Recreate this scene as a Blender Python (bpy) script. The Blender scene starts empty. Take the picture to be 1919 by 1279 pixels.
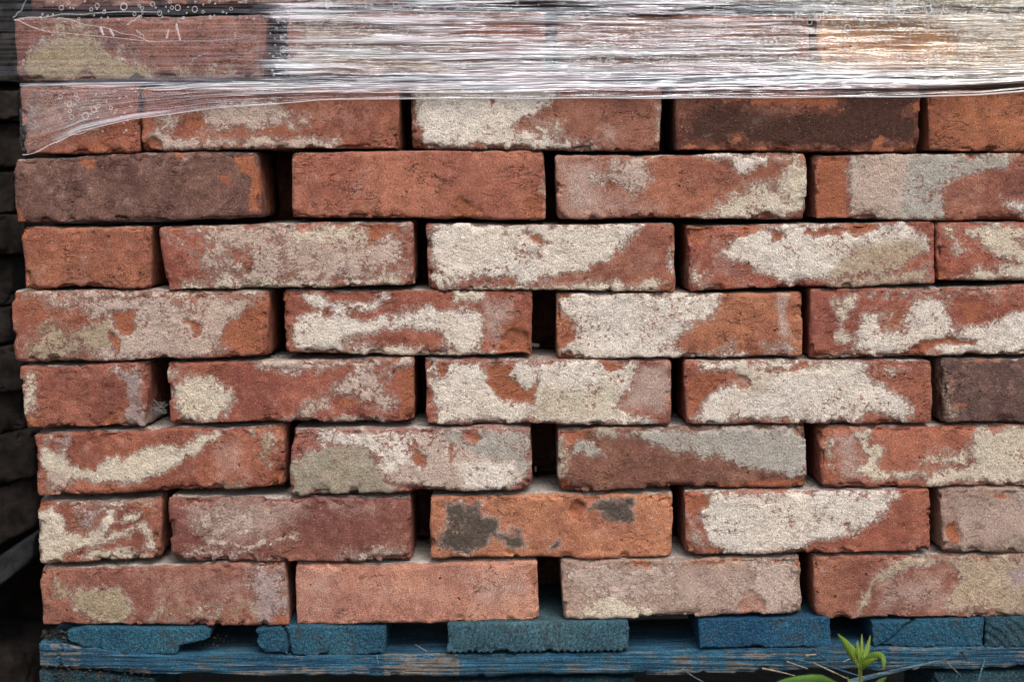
import bpy, math, random
import numpy as np
from mathutils import Vector

random.seed(7)
SC = bpy.context.scene
COL = SC.collection

# ------------------------------------------------------------------ scale
S = 0.000447          # metres per unit of the photograph at the front of the stack
D = 1.30              # camera distance to the front of the stack
EYE = 0.505           # camera height above the ground
CX, HY = 959.5, 330.0


def W(px, py, y=0.0):
    k = (D + y) / D
    return Vector(((px - CX) * S * k, y, EYE + (HY - py) * S * k))


# ------------------------------------------------------------------ camera
cam_d = bpy.data.cameras.new("camera")
cam = bpy.data.objects.new("camera", cam_d)
COL.objects.link(cam)
cam.location = (0, -D, EYE)
cam.rotation_euler = (math.radians(90), 0, 0)
cam_d.sensor_width = 36.0
cam_d.lens = 36.0 * D / (1919 * S)
cam_d.shift_y = -(639.5 - HY) / 1919.0
cam_d.clip_start = 0.02
cam_d.clip_end = 200
cam_d.dof.use_dof = True
cam_d.dof.focus_distance = D
cam_d.dof.aperture_fstop = 4.5
SC.camera = cam

# ------------------------------------------------------------------ world and sun (overcast)
SUN_EL, SUN_AZ = 52.0, 22.0      # degrees; azimuth off the camera's back, towards its right
world = bpy.data.worlds.new("World")
SC.world = world
world.use_nodes = True
nt = world.node_tree
bg = nt.nodes["Background"]
sky = nt.nodes.new("ShaderNodeTexSky")
sky.sky_type = 'NISHITA'
sky.sun_disc = False
sky.sun_elevation = math.radians(SUN_EL)
sky.sun_rotation = math.radians(180 - SUN_AZ)
sky.air_density = 1.0
sky.dust_density = 4.0
hs = nt.nodes.new("ShaderNodeHueSaturation")
hs.inputs["Saturation"].default_value = 0.42
nt.links.new(sky.outputs[0], hs.inputs["Color"])
nt.links.new(hs.outputs[0], bg.inputs["Color"])
bg.inputs["Strength"].default_value = 0.10

sun_d = bpy.data.lights.new("sun", 'SUN')
sun_d.energy = 1.45
sun_d.angle = math.radians(38)
sun_d.color = (1.0, 0.955, 0.89)
sun = bpy.data.objects.new("sun", sun_d)
COL.objects.link(sun)
el, az = math.radians(SUN_EL), math.radians(SUN_AZ)
to_sun = Vector((math.sin(az) * math.cos(el), -math.cos(az) * math.cos(el), math.sin(el)))
sun.rotation_euler = to_sun.to_track_quat('Z', 'Y').to_euler()
sun.location = (0.6, -1.5, 2.0)

SC.view_settings.view_transform = 'Standard'
SC.view_settings.look = 'None'
SC.view_settings.exposure = 0.68
SC.view_settings.gamma = 1.0
SC.cycles.transparent_max_bounces = 16
SC.cycles.max_bounces = 8


# ------------------------------------------------------------------ small helpers
def lin(c):
    out = []
    for v in c[:3]:
        v = v / 255.0
        out.append(v / 12.92 if v <= 0.04045 else ((v + 0.055) / 1.055) ** 2.4)
    return out


TAB = np.random.RandomState(11).rand(4096).astype(np.float64)


def hsh(i, j, k, s):
    return TAB[((i * 73856093) ^ (j * 19349663) ^ (k * 83492791) ^ (s * 2654435)) & 4095]


def vnoise(x, y, z, s=0):
    xi = np.floor(x).astype(np.int64); yi = np.floor(y).astype(np.int64); zi = np.floor(z).astype(np.int64)
    fx, fy, fz = x - xi, y - yi, z - zi
    fx = fx * fx * (3 - 2 * fx); fy = fy * fy * (3 - 2 * fy); fz = fz * fz * (3 - 2 * fz)
    r = 0
    for a in (0, 1):
        for b in (0, 1):
            for c in (0, 1):
                w = (fx if a else 1 - fx) * (fy if b else 1 - fy) * (fz if c else 1 - fz)
                r = r + w * hsh(xi + a, yi + b, zi + c, s)
    return r


def fbm(x, y, z, s=0, o=4, g=0.5):
    t, a, n, f = 0, 1.0, 0, 1.0
    for k in range(o):
        t = t + a * vnoise(x * f + 17.3 * k, y * f, z * f, s + k); n += a
        a *= g; f *= 2.03
    return t / n


def sstep(a, b, x):
    t = np.clip((x - a) / (b - a), 0, 1)
    return t * t * (3 - 2 * t)


def sdf(px, py, pts):
    """signed distance to a closed outline, positive inside"""
    n = len(pts); d2 = np.full(px.shape, 1e12); ins = np.zeros(px.shape, bool)
    for i in range(n):
        ax, ay = pts[i]; bx, by = pts[(i + 1) % n]
        ex, ey = bx - ax, by - ay
        L = ex * ex + ey * ey + 1e-9
        t = np.clip(((px - ax) * ex + (py - ay) * ey) / L, 0, 1)
        d2 = np.minimum(d2, (px - ax - t * ex) ** 2 + (py - ay - t * ey) ** 2)
        if abs(ey) > 1e-9:
            c = ((ay > py) != (by > py)) & (px < ex * (py - ay) / ey + ax)
            ins ^= c
    d = np.sqrt(d2)
    return np.where(ins, d, -d)


def new_mesh(name, verts, faces, mat=None, smooth=True):
    me = bpy.data.meshes.new(name)
    me.from_pydata([tuple(v) for v in verts], [], faces)
    if smooth:
        me.polygons.foreach_set("use_smooth", [True] * len(me.polygons))
    if mat:
        me.materials.append(mat)
    me.update()
    return me


def link(name, data, parent=None, loc=None):
    o = bpy.data.objects.new(name, data)
    COL.objects.link(o)
    if parent:
        o.parent = parent
    if loc is not None:
        o.location = loc
    return o


def tag(o, label=None, cat=None, group=None, kind=None):
    if label: o["label"] = label
    if cat: o["category"] = cat
    if group: o["group"] = group
    if kind: o["kind"] = kind
    return o


# ------------------------------------------------------------------ node helper
class N:
    def __init__(self, name):
        self.m = bpy.data.materials.new(name); self.m.use_nodes = True
        self.t = self.m.node_tree; self.t.nodes.clear()
        self.out = self.t.nodes.new("ShaderNodeOutputMaterial")

    def n(self, kind, **kw):
        nd = self.t.nodes.new(kind)
        for k, v in kw.items():
            setattr(nd, k, v)
        return nd

    def put(self, sock, v):
        if hasattr(v, "is_linked") or isinstance(v, bpy.types.NodeSocket):
            self.t.links.new(v, sock)
        else:
            sock.default_value = v

    def math(self, op, a, b=None, c=None, clamp=False):
        nd = self.n("ShaderNodeMath", operation=op, use_clamp=clamp)
        self.put(nd.inputs[0], a)
        if b is not None: self.put(nd.inputs[1], b)
        if c is not None: self.put(nd.inputs[2], c)
        return nd.outputs[0]

    def vmath(self, op, a, b):
        nd = self.n("ShaderNodeVectorMath", operation=op)
        self.put(nd.inputs[0], a); self.put(nd.inputs[1], b)
        return nd.outputs[0]

    def noise(self, vec, scale, detail=4, rough=0.6, dist=0.0):
        nd = self.n("ShaderNodeTexNoise")
        self.put(nd.inputs["Vector"], vec)
        nd.inputs["Scale"].default_value = scale
        nd.inputs["Detail"].default_value = detail
        nd.inputs["Roughness"].default_value = rough
        nd.inputs["Distortion"].default_value = dist
        return nd.outputs[0]

    def sstep(self, x, a, b, o0=0.0, o1=1.0):
        nd = self.n("ShaderNodeMapRange", interpolation_type='SMOOTHSTEP')
        self.put(nd.inputs["Value"], x)
        nd.inputs["From Min"].default_value = a; nd.inputs["From Max"].default_value = b
        nd.inputs["To Min"].default_value = o0; nd.inputs["To Max"].default_value = o1
        return nd.outputs[0]

    def lerp(self, x, a, b, o0, o1):
        nd = self.n("ShaderNodeMapRange")
        nd.clamp = True
        self.put(nd.inputs["Value"], x)
        nd.inputs["From Min"].default_value = a; nd.inputs["From Max"].default_value = b
        nd.inputs["To Min"].default_value = o0; nd.inputs["To Max"].default_value = o1
        return nd.outputs[0]

    def mix(self, f, a, b, mode='MIX'):
        nd = self.n("ShaderNodeMix", data_type='RGBA', blend_type=mode)
        self.put(nd.inputs[0], f)
        for s, v in ((nd.inputs[6], a), (nd.inputs[7], b)):
            if isinstance(v, (tuple, list)): v = (*v[:3], 1.0)
            self.put(s, v)
        return nd.outputs[2]

    def grey(self, v):
        nd = self.n("ShaderNodeCombineColor")
        for i in range(3): self.put(nd.inputs[i], v)
        return nd.outputs[0]

    def bump(self, h, dist, strength=1.0, normal=None):
        nd = self.n("ShaderNodeBump")
        nd.inputs["Strength"].default_value = strength
        nd.inputs["Distance"].default_value = dist
        self.put(nd.inputs["Height"], h)
        if normal is not None: self.put(nd.inputs["Normal"], normal)
        return nd.outputs[0]

    def principled(self, col, rough=0.9, normal=None, spec=0.25, **kw):
        nd = self.n("ShaderNodeBsdfPrincipled")
        if isinstance(col, (tuple, list)): col = (*col[:3], 1.0)
        self.put(nd.inputs["Base Color"], col)
        self.put(nd.inputs["Roughness"], rough)
        nd.inputs["Specular IOR Level"].default_value = spec
        if normal is not None: self.put(nd.inputs["Normal"], normal)
        for k, v in kw.items(): self.put(nd.inputs[k], v)
        return nd.outputs[0]

    def finish(self, sh):
        self.t.links.new(sh, self.out.inputs[0]); return self.m


# ------------------------------------------------------------------ materials
def mat_brick():
    b = N("fired_clay_brick")
    tc = b.n("ShaderNodeTexCoord").outputs["Object"]
    oi = b.n("ShaderNodeObjectInfo")
    off = b.math('MULTIPLY', oi.outputs["Random"], 41.0)
    P = b.vmath('ADD', tc, b.grey(off))
    la = b.n("ShaderNodeAttribute", attribute_name="layers")
    sp = b.n("ShaderNodeSeparateColor"); b.put(sp.inputs[0], la.outputs["Color"])
    Lm, Gy, Dk, Br = sp.outputs[0], sp.outputs[1], sp.outputs[2], la.outputs["Alpha"]
    tint = b.n("ShaderNodeAttribute", attribute_name="tint").outputs["Color"]
    low = b.noise(P, 22, 3, .55)
    nA = b.noise(P, 95, 8, .66)
    nB = b.noise(P, 420, 4, .7)
    nG = b.noise(P, 1050, 2, .75)
    nS = b.noise(b.vmath('ADD', P, (3.1, 7.7, 1.3)), 640, 2, .5)
    nC = b.noise(b.vmath('ADD', P, (9.1, 2.7, 5.3)), 150, 6, .7)
    # clay
    hsv = b.n("ShaderNodeHueSaturation"); b.put(hsv.inputs["Color"], oi.outputs["Color"])
    hsv.inputs["Saturation"].default_value = .85; hsv.inputs["Value"].default_value = .86
    base = hsv.outputs[0]
    col = b.mix(b.sstep(low, .36, .64), b.mix(1.0, base, (.86, .80, .78), 'MULTIPLY'),
                b.mix(1.0, base, (1.18, 1.18, 1.06), 'MULTIPLY'))
    col = b.mix(b.sstep(nC, .50, .70, 0, .4), col, (.40, .22, .17))
    col = b.mix(1.0, col, b.grey(b.lerp(nA, .28, .72, .72, 1.30)), 'MULTIPLY')
    # creases dragged along the face when the clay was moulded, and pits
    Pc = b.vmath('MULTIPLY', P, (1.0, 1.0, 2.6))
    cn = b.noise(Pc, 48, 4, .6, .4)
    cz = b.sstep(b.noise(b.vmath('ADD', P, (7.3, 3.3, 1.9)), 30, 2, .5), .52, .62)
    crease = b.math('MULTIPLY', b.sstep(b.math('ABSOLUTE', b.math('SUBTRACT', cn, .5)), .012, .0), cz)
    pit = b.sstep(b.noise(b.vmath('ADD', P, (1.7, 8.3, 6.1)), 210, 1, .5), .74, .80)
    crease = b.math('MAXIMUM', crease, pit)
    col = b.mix(b.math('MULTIPLY', crease, .75), col, (.05, .02, .014))
    # freshly broken, brighter clay
    m = b.sstep(b.math('ADD', Br, b.math('MULTIPLY', b.math('SUBTRACT', nA, .5), .9)), .42, .58)
    bare = b.mix(nA, (.25, .082, .045), (.43, .16, .09))
    col = b.mix(m, col, bare)
    # burnt skin
    m = b.sstep(b.math('ADD', Dk, b.math('MULTIPLY', b.math('SUBTRACT', nA, .5), 1.1)), .40, .62)
    col = b.mix(b.math('MULTIPLY', m, .9), col, b.mix(nB, (.022, .012, .009), (.105, .052, .039)))
    # thin grey bloom
    mott = b.sstep(b.noise(b.vmath('ADD', P, (5.4, 4.2, 2.8)), 34, 5, .6), .52, .74, 0, .42)
    Gy = b.math('MAXIMUM', Gy, mott)
    g = b.math('ADD', Gy, b.math('MULTIPLY', b.math('SUBTRACT', nA, .5), .9))
    g = b.math('ADD', g, b.math('MULTIPLY', b.math('SUBTRACT', nB, .5), .5))
    g = b.sstep(g, .15, 1.0, 0, .85)
    g = b.math('MULTIPLY', g, b.sstep(Gy, .02, .2))
    col = b.mix(g, col, (.49, .365, .315))
    # sand grain in the clay
    col = b.mix(1.0, col, b.grey(b.lerp(nG, .32, .68, .48, 1.48)), 'MULTIPLY')
    col = b.mix(b.sstep(nS, .69, .74, 0, .55), col, (.62, .48, .38))
    col = b.mix(b.sstep(nS, .31, .26, 0, .6), col, (.05, .02, .015))
    # lime mortar left on the face
    e = b.math('ADD', Lm, b.math('MULTIPLY', b.math('SUBTRACT', nA, .5), 1.6))
    e = b.math('ADD', e, b.math('MULTIPLY', b.math('SUBTRACT', nC, .5), .9))
    e = b.math('ADD', e, b.math('MULTIPLY', b.math('SUBTRACT', nB, .5), 1.5))
    e = b.math('ADD', e, b.math('MULTIPLY', b.math('SUBTRACT', nG, .5), .7))
    # groups of small bare spots inside the coat
    zone = b.sstep(b.noise(b.vmath('ADD', P, (4.4, 1.2, 8.8)), 38, 2, .5), .5, .64)
    spot = b.noise(b.vmath('ADD', P, (2.4, 6.2, 3.8)), 330, 3, .55)
    e = b.math('SUBTRACT', e, b.math('MULTIPLY', b.math('MULTIPLY', b.sstep(spot, .54, .62), zone), .75))
    thin = b.sstep(b.noise(b.vmath('ADD', P, (8.4, 5.2, .8)), 32, 3, .5), .50, .66)
    e = b.math('SUBTRACT', e, b.math('SUBTRACT', b.math('MULTIPLY', thin, .24), .07))
    lm = b.math('MULTIPLY', b.sstep(e, .47, .56), b.sstep(Lm, .02, .12))
    wash = b.math('MULTIPLY', b.sstep(e, .16, .50, 0, .50), b.sstep(Lm, .02, .12))
    col = b.mix(wash, col, b.mix(.35, b.mix(1.0, tint, (.86, .80, .77), 'MULTIPLY'), (.36, .2, .15)))
    lc = b.mix(1.0, tint, b.grey(b.lerp(nC, .3, .7, .80, 1.15)), 'MULTIPLY')
    lc = b.mix(1.0, lc, b.grey(b.lerp(nG, .32, .68, .62, 1.34)), 'MULTIPLY')
    lc = b.mix(b.sstep(low, .4, .62, 0, .35), lc, b.mix(1.0, lc, (.97, .91, .80), 'MULTIPLY'))
    lc = b.mix(b.sstep(nS, .37, .29, 0, .8), lc, (.17, .12, .09))
    lc = b.mix(b.sstep(e, .95, .50, 0, .6), lc, (.46, .31, .27))
    col = b.mix(lm, col, lc)
    h = b.math('MULTIPLY', nG, .7)
    h = b.math('ADD', h, b.math('MULTIPLY', nB, b.lerp(lm, 0, 1, .4, 1.3)))
    h = b.math('ADD', h, b.math('MULTIPLY', nA, .45))
    h = b.math('ADD', h, b.math('MULTIPLY', lm, .35))
    h = b.math('SUBTRACT', h, b.math('MULTIPLY', b.math('MULTIPLY', crease, b.math('SUBTRACT', 1.0, b.math('MULTIPLY', lm, .7))), 1.1))
    h = b.math('ADD', h, b.math('MULTIPLY', b.sstep(nS, .31, .26), -.7))
    nrm = b.bump(h, .0016, 1.0)
    return b.finish(b.principled(col, .92, nrm, .15))


def mat_paint(name, streak, bare, cols):
    """flaking blue paint on rough wood. streak: object-space stretch of the grain"""
    b = N(name)
    tc = b.n("ShaderNodeTexCoord").outputs["Object"]
    oi = b.n("ShaderNodeObjectInfo")
    off = b.math('MULTIPLY', oi.outputs["Random"], 23.0)
    P = b.vmath('ADD', tc, b.grey(off))
    Q = b.vmath('MULTIPLY', P, streak)
    g1 = b.noise(Q, 560, 6, .72, .2)
    nA = b.noise(P, 110, 6, .65)
    nG = b.noise(P, 900, 3, .75)
    lo = b.noise(P, 18, 3, .5)
    base = oi.outputs["Color"]
    col = b.mix(b.sstep(lo, .35, .65), b.mix(1.0, base, (.7, .75, .8), 'MULTIPLY'), b.mix(1.0, base, (1.25, 1.2, 1.12), 'MULTIPLY'))
    col = b.mix(1.0, col, b.grey(b.lerp(nG, .32, .68, .25, 1.6)), 'MULTIPLY')
    col = b.mix(1.0, col, b.grey(b.lerp(g1, .34, .66, .22, 1.55)), 'MULTIPLY')
    at = b.n("ShaderNodeAttribute", attribute_name="worn")
    w = b.math('ADD', g1, b.math('MULTIPLY', b.math('SUBTRACT', nA, .5), .5))
    w = b.math('ADD', w, b.math('MULTIPLY', at.outputs["Fac"], .30))
    m = b.sstep(w, bare, bare + .06)
    col = b.mix(b.math('MULTIPLY', m, .85), col, b.mix(nG, cols[0], cols[1]))
    dirt = b.sstep(b.math('ADD', nA, b.math('MULTIPLY', b.math('SUBTRACT', lo, .5), .8)), .52, .72, 0, .6)
    col = b.mix(dirt, col, (.05, .055, .055))
    col = b.mix(b.sstep(nG, .64, .72, 0, .6), col, (.45, .47, .43))
    h = b.math('ADD', b.math('MULTIPLY', g1, 1.8), b.math('MULTIPLY', nG, .6))
    h = b.math('ADD', h, b.math('MULTIPLY', nA, .5))
    return b.finish(b.principled(col, .75, b.bump(h, .0016), .25))


def mat_simple(name, c0, c1, scale=60, rough=.9, bump=.002, spec=.2, fine=700):
    b = N(name)
    tc = b.n("ShaderNodeTexCoord").outputs["Object"]
    oi = b.n("ShaderNodeObjectInfo")
    P = b.vmath('ADD', tc, b.grey(b.math('MULTIPLY', oi.outputs["Random"], 31.0)))
    a = b.noise(P, scale, 7, .65)
    f = b.noise(P, fine, 3, .7)
    col = b.mix(b.sstep(a, .32, .68), c0, c1)
    col = b.mix(1.0, col, b.grey(b.lerp(f, .3, .7, .6, 1.4)), 'MULTIPLY')
    h = b.math('ADD', a, b.math('MULTIPLY', f, .4))
    return b.finish(b.principled(col, rough, b.bump(h, bump), spec))


def mat_film():
    b = N("stretch_film")
    uv = b.n("ShaderNodeUVMap", uv_map="lay").outputs[0]      # x: along the pull, y: across it, in photo units
    at = b.n("ShaderNodeAttribute", attribute_name="milk")
    sp = b.n("ShaderNodeSeparateColor"); b.put(sp.inputs[0], at.outputs["Color"])
    dens, slant, warm = sp.outputs[0], sp.outputs[1], sp.outputs[2]
    wob = b.noise(b.vmath('MULTIPLY', uv, (.005, .010, 0)), 1.0, 2, .5)
    wv = b.n("ShaderNodeCombineXYZ"); b.put(wv.inputs[1], b.math('MULTIPLY', b.math('SUBTRACT', wob, .5), 9.0))
    U = b.vmath('ADD', uv, wv.outputs[0])
    s1 = b.noise(b.vmath('MULTIPLY', U, (.0019, .085, 0)), 1.0, 3, .6)
    s2 = b.noise(b.vmath('ADD', b.vmath('MULTIPLY', U, (.0028, .24, 0)), (31.7, 9.1, 4.4)), 1.0, 3, .6)
    # a second set of stretch lines crossing at a slight angle
    rot = b.n("ShaderNodeVectorRotate", rotation_type='Z_AXIS'); b.put(rot.inputs["Vector"], uv); rot.inputs["Angle"].default_value = math.radians(8)
    s3 = b.noise(b.vmath('ADD', b.vmath('MULTIPLY', rot.outputs[0], (.0022, .20, 0)), (5.2, 77.0, 2.0)), 1.0, 3, .6)
    dd = b.math('MULTIPLY', b.math('SUBTRACT', dens, .5), .40)
    milk = b.math('MAXIMUM', b.sstep(b.math('ADD', s1, dd), .52, .66), b.math('MULTIPLY', b.sstep(b.math('ADD', s2, dd), .53, .68), .8))
    milk = b.math('MAXIMUM', milk, b.math('MULTIPLY', b.sstep(s3, .58, .70), b.math('MULTIPLY', slant, .8)))
    milk = b.math('MULTIPLY', milk, b.lerp(dens, .05, .35, .45, 1.0))
    alpha = b.math('MULTIPLY', milk, MILK, clamp=True)
    # tension ridges
    amt = b.lerp(dens, .18, .55, .02, 1.0)
    h = b.math('ADD', b.math('MULTIPLY', s1, 1.0), b.math('MULTIPLY', s2, .55))
    h = b.math('ADD', h, b.math('MULTIPLY', b.math('MULTIPLY', s3, slant), .5))
    nrm = b.bump(b.math('MULTIPLY', h, amt), RIDGE, 1.0)
    hue = b.noise(b.vmath('MULTIPLY', U, (.004, .05, 0)), 1.0, 2, .5)
    c = b.mix(b.sstep(hue, .42, .6), (.86, .91, .98), (.93, .88, .96))
    c = b.mix(warm, c, (.97, .91, .80))
    d0 = b.principled(c, .3, nrm, .5)
    tl = b.n('ShaderNodeBsdfTranslucent'); b.put(tl.inputs[0], c)
    md = b.n('ShaderNodeMixShader'); md.inputs[0].default_value = .25
    b.t.links.new(d0, md.inputs[1]); b.t.links.new(tl.outputs[0], md.inputs[2])
    tr = b.n("ShaderNodeBsdfTransparent"); tr.inputs[0].default_value = (.99, .99, .99, 1)
    mx = b.n("ShaderNodeMixShader"); b.put(mx.inputs[0], alpha); b.t.links.new(tr.outputs[0], mx.inputs[1]); b.t.links.new(md.outputs[0], mx.inputs[2])
    gl = b.n("ShaderNodeBsdfGlossy"); gl.inputs["Roughness"].default_value = GROUGH; b.put(gl.inputs["Normal"], nrm)
    b.put(gl.inputs["Color"], c)
    m2 = b.n("ShaderNodeMixShader"); b.put(m2.inputs[0], b.lerp(dens, .1, .8, GL0, GL1))
    b.t.links.new(mx.outputs[0], m2.inputs[1]); b.t.links.new(gl.outputs[0], m2.inputs[2])
    return b.finish(m2.outputs[0])


MILK, RIDGE, GROUGH, GL0, GL1 = .68, .0055, .16, .06, .30


def mat_clear(name, col, alpha, rough=.1):
    b = N(name)
    d = b.principled(col, rough, None, .6)
    tr = b.n("ShaderNodeBsdfTransparent")
    mx = b.n("ShaderNodeMixShader"); mx.inputs[0].default_value = alpha
    b.t.links.new(tr.outputs[0], mx.inputs[1]); b.t.links.new(d, mx.inputs[2])
    return b.finish(mx.outputs[0])


def mat_leaf():
    b = N("leaf_green")
    tc = b.n("ShaderNodeTexCoord").outputs["Object"]
    oi = b.n("ShaderNodeObjectInfo").outputs["Color"]
    a = b.noise(tc, 90, 4, .6)
    col = b.mix(1.0, oi, b.grey(b.lerp(a, .3, .7, .75, 1.25)), 'MULTIPLY')
    rib = b.n('ShaderNodeAttribute', attribute_name='rib').outputs['Fac']
    vein = b.n('ShaderNodeTexWave'); vein.inputs['Scale'].default_value = 190; vein.inputs['Distortion'].default_value = 2; b.put(vein.inputs['Vector'], tc)
    col = b.mix(b.math('MULTIPLY', b.math('POWER', vein.outputs['Fac'], 6.0), .35), col, (.42, .5, .16))
    col = b.mix(b.math('MULTIPLY', b.math('POWER', rib, 4.0), .6), col, (.5, .58, .25))
    col = b.mix(b.sstep(a, .6, .72, 0, .5), col, (.16, .17, .05))
    d = b.principled(col, .55, b.bump(b.math('ADD', a, vein.outputs['Fac']), .0006), .25)
    t = b.n("ShaderNodeBsdfTranslucent"); b.put(t.inputs[0], col)
    mx = b.n("ShaderNodeMixShader"); mx.inputs[0].default_value = .35
    b.t.links.new(d, mx.inputs[1]); b.t.links.new(t.outputs[0], mx.inputs[2])
    return b.finish(mx.outputs[0])


M_BRICK = mat_brick()
M_END = mat_paint("blue_painted_end_grain", (1.0, 1.0, 1.0), .62, ((.10, .085, .06), (.30, .26, .20)))
M_SIDE = mat_paint("blue_painted_long_grain", (.025, .3, 1.0), .60, ((.12, .095, .07), (.40, .33, .26)))
M_DARKBRICK = mat_simple("shade_darkened_brick", (.009, .007, .006), (.034, .026, .022), 60)  # near-black colour stands in for the shade on the neighbouring stack
M_SOIL = mat_simple("dark_soil", (.025, .02, .016), (.06, .05, .04), 25, fine=300, bump=.01)
M_FILM = mat_film()
M_DROP = mat_clear("water_drop_rim", (.92, .94, .97), .36)
M_WEB = mat_clear("spider_silk", (.8, .8, .8), .07)
M_LEAF = mat_leaf()
M_DEBRIS = mat_simple("rotten_wood_crumbs", (.015, .012, .01), (.07, .055, .04), 200)

# ------------------------------------------------------------------ blocks (bricks and boards)
TINT = {k: lin(v) for k, v in dict(
    W=(229, 217, 206), C=(217, 203, 184), T=(187, 167, 144), S=(92, 82, 75), K=(200, 178, 166), Z=(180, 173, 164),
    Y=(174, 156, 130), O=(168, 156, 139), M=(170, 150, 148)).items()}
LAYIX = dict(L=0, G=1, D=2, R=3)


def parse(txt):
    out = []
    for ln in txt.strip().splitlines():
        ln = ln.strip()
        if not ln: continue
        k, pts = ln.split(':')
        lay = k[0]; tint = None; rest = k[1:]
        if lay == 'L': tint = k[1]; rest = k[2:]
        soft = 9.0
        if '/' in rest:
            rest, s = rest.split('/'); soft = float(s)
        out.append((lay, tint, float(rest), soft, [tuple(map(float, p.split(','))) for p in pts.split()]))
    return out


YS = [0, 2.5, 5, 8, 11, 15, 20, 27, 36, 50, 70, 95, 130, 170, 1.0]


def block(name, L, R, top, bot, depth=224, y0=0.0, sp=2.6, r0=7.0, rough=1.0, layers=(), seed=1,
          mat=None, color=(.3, .1, .06), ridge=None, parent=None, dust=True, chips=1.0, worn=None, chipsat=()):
    """L, R: x at the top and foot of the two ends; top, bot: outline of the upper and lower edge (photo units)"""
    kk = (D + y0) / D
    w = 0.5 * (R[0] - L[0] + R[1] - L[1])
    ty = np.mean([p[1] for p in top]); by_ = np.mean([p[1] for p in bot])
    h = by_ - ty
    nx = max(4, int(round(w / sp))); nz = max(3, int(round(h / sp)))
    ys = [v for v in YS[:-1] if v < depth * .9] + [depth]
    if sp > 10: ys = [0, 8, 20, depth]
    U, V = np.meshgrid(np.linspace(0, 1, nx + 1), np.linspace(0, 1, nz + 1))
    bx = [U.ravel() * w - w / 2]; bz = [V.ravel() * h - h / 2]; by = [np.zeros(bx[0].size)]
    idx = np.arange((nx + 1) * (nz + 1)).reshape(nz + 1, nx + 1)
    peri = np.concatenate([idx[0, :-1], idx[:-1, -1], idx[-1, :0:-1], idx[:0:-1, 0]])
    npz = peri.size
    for yv in ys[1:]:
        bx.append(bx[0][peri]); bz.append(bz[0][peri]); by.append(np.full(npz, float(yv)))
    bx = np.concatenate(bx); bz = np.concatenate(bz); by = np.concatenate(by)
    # faces
    q = np.stack([idx[:-1, :-1], idx[:-1, 1:], idx[1:, 1:], idx[1:, :-1]], -1).reshape(-1, 4)
    fs = [q]
    prev = peri; base = idx.size
    for _ in ys[1:]:
        cur = base + np.arange(npz)
        fs.append(np.stack([prev, cur, np.roll(cur, -1), np.roll(prev, -1)], -1))
        prev = cur; base += npz
    quads = np.concatenate(fs)
    # rounded box
    so = seed * 13.7
    rv = fbm(bx / 26 + so, by / 26, bz / 26, 3, 3)
    r = r0 * (0.45 + 1.5 * np.clip((rv - .30) / .4, 0, 1))
    cx_ = np.clip(bx, -w / 2 + r, w / 2 - r); cz_ = np.clip(bz, -h / 2 + r, h / 2 - r); cy_ = np.maximum(by, r)
    dx, dy, dz = bx - cx_, by - cy_, bz - cz_
    ln = np.sqrt(dx * dx + dy * dy + dz * dz) + 1e-9
    nxv, nyv, nzv = dx / ln, dy / ln, dz / ln
    X, Y, Z = cx_ + nxv * r, cy_ + nyv * r, cz_ + nzv * r
    # outline coordinates of the undisplaced point (for the stains)
    tx = np.array([p[0] for p in top]); tyv = np.array([p[1] for p in top])
    ox = np.array([p[0] for p in bot]); oyv = np.array([p[1] for p in bot])

    def warp(X, Z):
        u = X / w + .5; v = Z / h + .5
        xl = L[1] + (L[0] - L[1]) * v; xr = R[1] + (R[0] - R[1]) * v
        px = xl + (xr - xl) * u
        return px, (1 - v) * np.interp(px, ox, oyv) + v * np.interp(px, tx, tyv)

    px, py = warp(X, Z)
    lay = np.zeros((px.size, 4)); tint = np.tile(np.array(TINT['W']), (px.size, 1))
    if layers:
        jx = (fbm(px / 22 + so, py / 22, by / 22, 5, 4, .6) - .5) * 18
        jy = (fbm(px / 22 + so, py / 22, by / 22, 15, 4, .6) - .5) * 18
        hx = (fbm(px / 7 + so, py / 7, by / 7, 25, 2, .6) - .5) * 9
        qx, qy = px + jx + hx, py + jy
        for (k, tn, den, soft, pts) in layers:
            sd = sdf(qx, qy, pts)
            f = np.clip(.5 + sd / (3.4 * soft), 0, 1) * den
            c = LAYIX[k]
            if k == 'R':
                lay[:, 0] *= 1 - np.clip(f * 1.2, 0, 1); lay[:, 1] *= 1 - f
                lay[:, 2] *= 1 - f
            if k == 'L':
                lay[:, 1] = np.maximum(lay[:, 1], np.clip(.5 + sd / 40.0, 0, .7) * den * .75)
                m = np.clip(.5 + sd / (1.2 * soft) + .3, 0, 1)[:, None]
                tint = tint * (1 - m) + np.array(TINT[tn]) * m
            lay[:, c] = np.maximum(lay[:, c], f)
    if dust:
        up = sstep(.75, .95, nzv) * sstep(7, 16, by)
        lay[:, 0] = np.maximum(lay[:, 0], up * .85)
        tint = tint * (1 - up[:, None]) + np.array(lin((196, 190, 184))) * up[:, None]
    # relief
    d = (fbm(px / 90 + so, by / 90, py / 90, 31, 2) - .5) * 7.0 * rough
    d += (fbm(px / 26 + so, by / 26, py / 26, 41, 3) - .5) * 3.2 * rough
    d += (fbm(px / 7 + so, by / 7, py / 7, 51, 3, .6) - .5) * 1.5 * rough
    if layers:
        lt = fbm(px / 9 + so, by / 9, py / 9, 61, 3, .65)
        solid = sstep(.45, .75, lay[:, 0] + (lt - .5) * .8)
        d += solid * (.6 + 1.6 * (lt - .35))
        d -= 2.6 * lay[:, 3]
        d -= .8 * lay[:, 2]
    ed = np.minimum(w / 2 - np.abs(bx), h / 2 - np.abs(bz))
    ed = np.where(by < .1, ed, np.minimum(by, 60))
    ch = fbm(bx / 30 + so * 2, by / 30, bz / 30, 71, 3, .55)
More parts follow.
